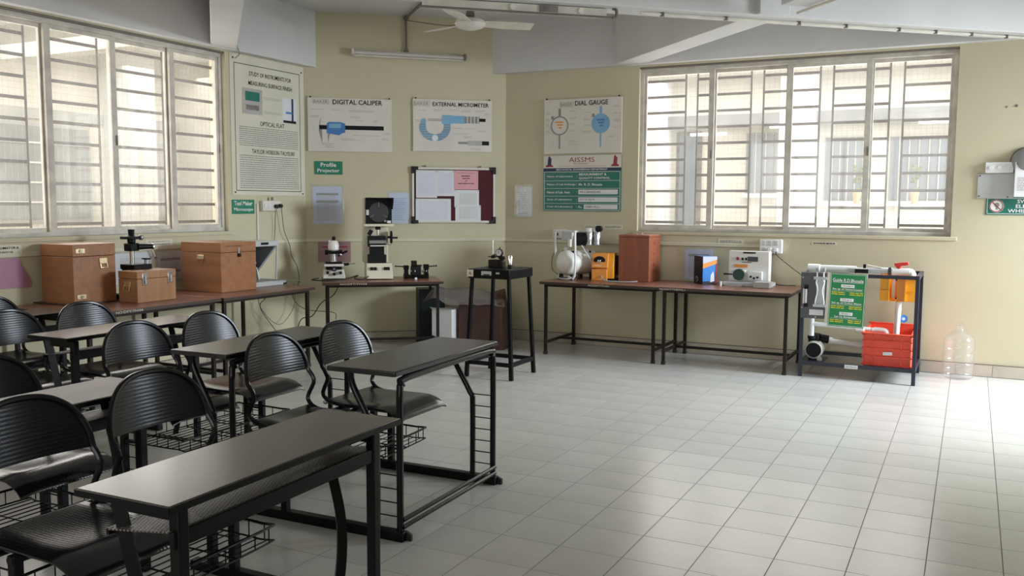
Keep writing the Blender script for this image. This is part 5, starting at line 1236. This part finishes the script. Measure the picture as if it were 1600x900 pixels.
MB().box(-.20, -.03, -.16, -.10, -.0, .02).build('slide', M['steel'], e)

# ================================================================== PIPE RIG
e = thing('pipe_rig', 'dark blue framed pipe flow rig with white pipes standing on the floor', 'rig', (-.86, 8.73, 0), 0)
x0, x1, y0, y1, H = -.47, .47, -.335, .335, .945
for x in (x0, x1):
    for y in (y0, y1): MB().box(x-.016, x+.016, y-.016, y+.016, 0, H).build('post', M['navy'], e, bevel=.002)
for z in (.125, H-.016):
    for y in (y0, y1): MB().box(x0, x1, y-.014, y+.014, z-.016, z+.016).build('long_rail', M['navy'], e)
    for x in (x0, x1): MB().box(x-.014, x+.014, y0, y1, z-.016, z+.016).build('cross_rail', M['navy'], e)
d = MB().box(-.09, .02, y0-.018, y0-.0145, .105, .138).build('frame_label', M['paper'], e); print_lines(d, -.08, .01, .112, .13, 1, M['inkpale'], y=y0-.0185, seed=51)
# grey gauge panel
p = MB().box(-.482, -.24, y0-.026, y0-.016, .535, .945).build('gauge_panel', M['greypaint'], e, bevel=.003)
MB().box(-.405, -.285, y0-.0285, y0-.0262, .565, .615).build('panel_label', M['paper'], p)
for x, z in ((-.468, .90), (-.468, .63), (-.35, .548)): MB().cyl((x, y0-.026, z), (x, y0-.032, z), .008, 8).build('screw', M['steel'], p)
for x in (-.435, -.455): MB().cyl((x, y0-.045, .665), (x, y0-.045, .80), .010 if x > -.44 else .007, 10).build('sight_tube', M['plastic'], p)
for z in (.655, .815): MB().box(-.448, -.42, y0-.058, y0-.026, z-.016, z+.016).build('sight_bracket', M['ink'], p)
mb = MB(); mb.prism([(-.345, .66), (-.28, .66), (-.275, .90), (-.35, .90)], y0-.05, y0-.03); mb.build('manometer_board', M['palegrey'], p)
for s in (-1, 1): MB().tube([(-.315+s*.028, y0-.06, .97), (-.315+s*.028, y0-.06, .89), (-.315+s*.034, y0-.06, .86), (-.315+s*.02, y0-.06, .79), (-.315+s*.036, y0-.06, .70), (-.315+s*.036, y0-.06, .65)], .006, 8, smooth=3).build('manometer_tube', M['plastic'], p)
for z in (.655, .90): MB().box(-.37, -.26, y0-.066, y0-.05, z-.012, z+.012).build('manometer_clamp', M['palegrey'], p)
for s in (-1, 1): MB().box(-.315+s*.028-.012, -.315+s*.028+.012, y0-.07, y0-.03, .955, .99).build('manometer_top', M['midgrey'], p, bevel=.003)
# pipes
mb = MB(); mb.cyl((-.44, -.10, .965), (-.05, -.10, .965), .035, 16); mb.build('top_pipe', M['pvc'], e); MB().cyl((-.47, -.10, .965), (-.36, -.10, .965), .042, 16).build('pipe_union', M['pvc'], e, bevel=.005)
MB().box(-.10, .22, -.20, -.03, .945, .985).build('meter_body', M['palegrey'], e, bevel=.004); MB().box(-.05, .06, -.215, -.20, .945, .98).build('meter_window', M['ink'], e); MB().cyl((.02, -.12, .985), (.02, -.12, 1.02), .012, 10).build('meter_stem', M['ink'], e); MB().box(.04, .18, -.14, -.10, .99, 1.005, rot=(0, R(10), 0)).build('meter_strip', M['flex'], e)
MB().cyl((.16, -.14, .965), (.27, -.14, .965), .032, 16).build('clear_pipe', M['chrome'], e); MB().cyl((.22, -.14, .965), (.245, -.14, .965), .042, 16).build('flange', M['greypaint'], e)
d = MB().cyl((.25, -.18, .965), (.40, -.18, .965), .034, 16).build('valve_body', M['pvc'], e, bevel=.006); MB().cyl((.31, -.18, .995), (.31, -.18, 1.03), .018, 12).build('valve_stem', M['redvalve'], d); MB().box(.27, .385, -.205, -.155, 1.02, 1.05, rot=(0, R(-8), 0)).build('valve_handle', M['redvalve'], d, bevel=.005); MB().sph((.30, -.18, 1.02), .022, 10, 8).build('handle_hub', M['redvalve'], d)
MB().tube([(.36, -.18, .965), (.405, -.18, .962), (.42, -.18, .93)], .033, 14, smooth=4).build('elbow', M['pvc'], e)
MB().cyl((.335, -.17, .95), (.335, -.17, .93), .03, 14).build('drop_collar', M['pvc'], e)
MB().cyl((.305, -.14, .40), (.315, -.14, .70), .026, 16).build('drop_pipe', M['pvc'], e); MB().cyl((.27, -.17, .735), (.272, -.17, .925), .018, 14).build('gauge_glass', M['pvc'], e)
# amber measuring tank hung under the top rail
d = MB().box(.165, .455, .10, .105, .715, .925).build('amber_tank', M['amber'], e)
MB().box(.165, .17, -.24, .10, .715, .925).build('tank_side', M['amber'], d); MB().box(.45, .455, -.24, .10, .715, .925).build('tank_side', M['amber'], d); MB().box(.165, .455, -.24, .10, .712, .717).build('tank_floor', M['amber'], d)
MB().box(.165, .245, -.245, -.24, .715, .925).build('tank_front', M['amber'], d); MB().box(.365, .455, -.245, -.24, .715, .925).build('tank_front', M['amber'], d); MB().box(.30, .37, -.235, -.23, .715, .925).build('tank_scale', M['orange'], d)
mb = MB()
for a, b in ((.165, .245), (.365, .455)): mb.box(a, b, -.255, -.245, .80, .808)
mb.box(.235, .245, -.262, -.245, .715, .925); mb.box(.365, .375, -.262, -.245, .715, .925); mb.build('tank_rib', M['amber'], d)
for z in (.74, .90): MB().cyl((.297, -.245, z), (.297, -.255, z), .008, 8).build('tank_bolt', M['ink'], d)
MB().lathe([(.0, -.002), (.034, -.001), (.034, .001)], (.36, -.12, .55), 18, 'Y').build('blue_seal', M['bluecard'], e); MB().cyl((.36, -.123, .55), (.36, -.125, .55), .014, 12).build('seal_mark', M['paper'], e)
# lower pipes and pump
MB().cyl((-.40, -.22, .36), (-.40, -.22, .53), .024, 14).build('riser_pipe', M['pvc'], e); MB().cyl((-.40, -.22, .47), (.16, -.14, .435), .021, 14).build('return_pipe', M['pvc'], e)
MB().cyl((-.03, -.165, .44), (.02, -.16, .437), .030, 14).build('coupling', M['pvc'], e); MB().cyl((.03, -.16, .42), (.03, -.16, .45), .024, 12).build('tee', M['pvc'], e)
MB().tube([(.12, -.14, .437), (.20, -.14, .435), (.225, -.14, .42), (.228, -.14, .37)], .026, 12, smooth=4).build('return_elbow', M['pvc'], e)
MB().tube([(.105, -.2, .46), (.105, -.2, .40)], .004, 6).build('thin_rod', M['steel'], e)
MB().cyl((-.26, -.05, .30), (.18, .0, .255), .023, 14).build('suction_pipe', M['pvc'], e); MB().cyl((-.30, -.06, .305), (-.24, -.05, .30), .031, 14).build('suction_union', M['pvc'], e); MB().box(-.30, .34, .30, .325, .16, .28).build('rear_board', M['cream'], e)
d = MB().cyl((-.37, -.26, .235), (-.37, -.05, .235), .075, 24).build('pump_motor', M['ivory'], e, bevel=.008)
MB().cyl((-.37, -.26, .235), (-.37, -.272, .235), .066, 24).build('fan_cover', M['ink'], d)
mb = MB(); mb.lathe([(.077, -.252), (.082, -.25), (.082, -.235), (.077, -.233)], (-.37, 0, .235), 24, 'Y'); mb.build('cover_ring', M['palegrey'], d)
MB().box(-.42, -.32, -.22, -.09, .139, .17).build('pump_foot', M['ink'], d); MB().box(-.43, -.34, -.20, -.05, .29, .365).build('pump_casing', M['ink'], e, bevel=.01); MB().cyl((-.34, -.10, .325), (-.27, -.08, .315), .038, 14).build('pump_inlet', M['ink'], e); MB().cyl((-.40, -.2, .36), (-.40, -.2, .33), .036, 14).build('pump_outlet', M['ink'], e)
MB().box(-.34, -.30, -.25, -.23, .139, .175).build('mount_tab', M['palegrey'], e)
MB().box(-.47, -.28, -.32, .0, .13, .14).build('pump_shelf', M['navy'], e); MB().box(.06, .47, -.32, .32, .130, .140).build('crate_shelf', M['navy'], e)
# ---- green group board leaning on the rig
e = thing('group_board', 'green board listing three groups, leaning on the front of the pipe rig', 'sign', (-.95, 8.355, .712), 0)
e.rotation_euler = (R(-2), R(1.5), 0)
MB().box(-.148, .150, 0, .004, -.235, .235).build('board', M['green2'], e); MB().box(-.175, -.145, .001, .006, -.215, .237).build('cream_strip', M['flex'], e); MB().box(.0, .16, .001, .005, .205, .24).build('cream_top_strip', M['flex'], e)
outline(e, 'border', -.143, .145, -.228, .228, .003, M['wlet'])
text('Guide R.D.Bhosale', e, .0, .175, .255, .030, M['wlet'], bold=.02); rect(e, 'underline', -.125, .125, .154, .157, M['wlet'])
for i, (g, s, w) in enumerate((('Group 1', 'Set up of Venturimeter', .25), ('Group 2', 'Set up of Orifice Meter', .25), ('Group 3', 'Set Up Rotameter', .19))):
    z = .125-i*.122
    d = MB().box(-.055, .055, -.003, .0, z-.014, z+.014).build('group_tab', M['wlet'], e, bevel=.002); text(g, e, 0, z, .075, .014, M['ink'], y=-.0045)
    text(s, e, .0, z-.030, w, .022, M['wlet'], bold=.015); rect(e, 'rule', -.13, .13, z-.044, z-.042, M['wlet'])
    print_lines(e, -.13, -.02, z-.082, z-.050, 2, M['ylet'], seed=60+i, fill=.5, wl=(.03, .055)); print_lines(e, .02, .13, z-.082, z-.050, 2, M['ylet'], seed=70+i, fill=.5, wl=(.03, .055))
# ---- red crate standing in the rig
e = thing('crate', 'red ribbed plastic crate standing in the pipe rig under the amber tank', 'crate', (-.615, 8.74, .142), 0)
w, d_, h = .195, .285, .275
mb = MB(); mb.box(-w, w, -d_, -d_+.006, 0, h); mb.box(-w, w, d_-.006, d_, 0, h+.03); mb.box(-w, -w+.006, -d_, d_, 0, h); mb.box(w-.006, w, -d_, d_, 0, h); mb.box(-w, w, -d_, d_, 0, .006); mb.build('body', M['red'], e)
mb = MB()
for z in (.0, .075, .145, .215, h-.01): mb.box(-w-.012, w+.012, -d_-.014, -d_, z, z+.008); mb.box(w, w+.012, -d_, d_, z, z+.008); mb.box(-w-.012, -w, -d_, d_, z, z+.008)
for x in (-w, -w+.075, w-.083, w-.008): mb.box(x, x+.008, -d_-.014, -d_, 0, h)
for x in (-.045, .0, .055): mb.box(x, x+.006, -d_-.014, -d_, .215, h)
mb.build('rib', M['red'], e)
mb = MB(); mb.box(-w-.016, w+.016, -d_-.018, -d_+.008, h, h+.012); mb.box(-w-.016, -w+.008, -d_, d_, h, h+.012); mb.box(w-.008, w+.016, -d_, d_, h, h+.012); mb.box(-w-.016, w+.016, d_-.008, d_+.016, h+.03, h+.042); mb.build('rim', M['red'], e, bevel=.003)
MB().box(-.03, .045, -d_-.016, -d_-.001, .098, .125, rot=(0, R(-4), 0)).build('sticker', M['paper'], e)
# ---- water jug
e = thing('water_jug', 'clear empty water jug on the floor by the back wall right of the rig', 'jug', (-.055, 8.985, .001))
mb = MB(); pr = [(.0, .004), (.11, .0), (.125, .012), (.128, .05), (.120, .06), (.128, .07), (.128, .14), (.120, .15), (.128, .16), (.128, .225), (.119, .235), (.128, .245), (.128, .30), (.120, .31), (.127, .322), (.124, .35), (.105, .385), (.06, .415), (.032, .428), (.030, .485), (.034, .487)]
mb.lathe(pr, n=30); mb.build('body', M['jug'], e, angle=1.2); MB().lathe([(.034, .478), (.037, .48), (.037, .495), (.030, .497)], n=20).build('neck_ring', M['jug'], e)

flush_texts()
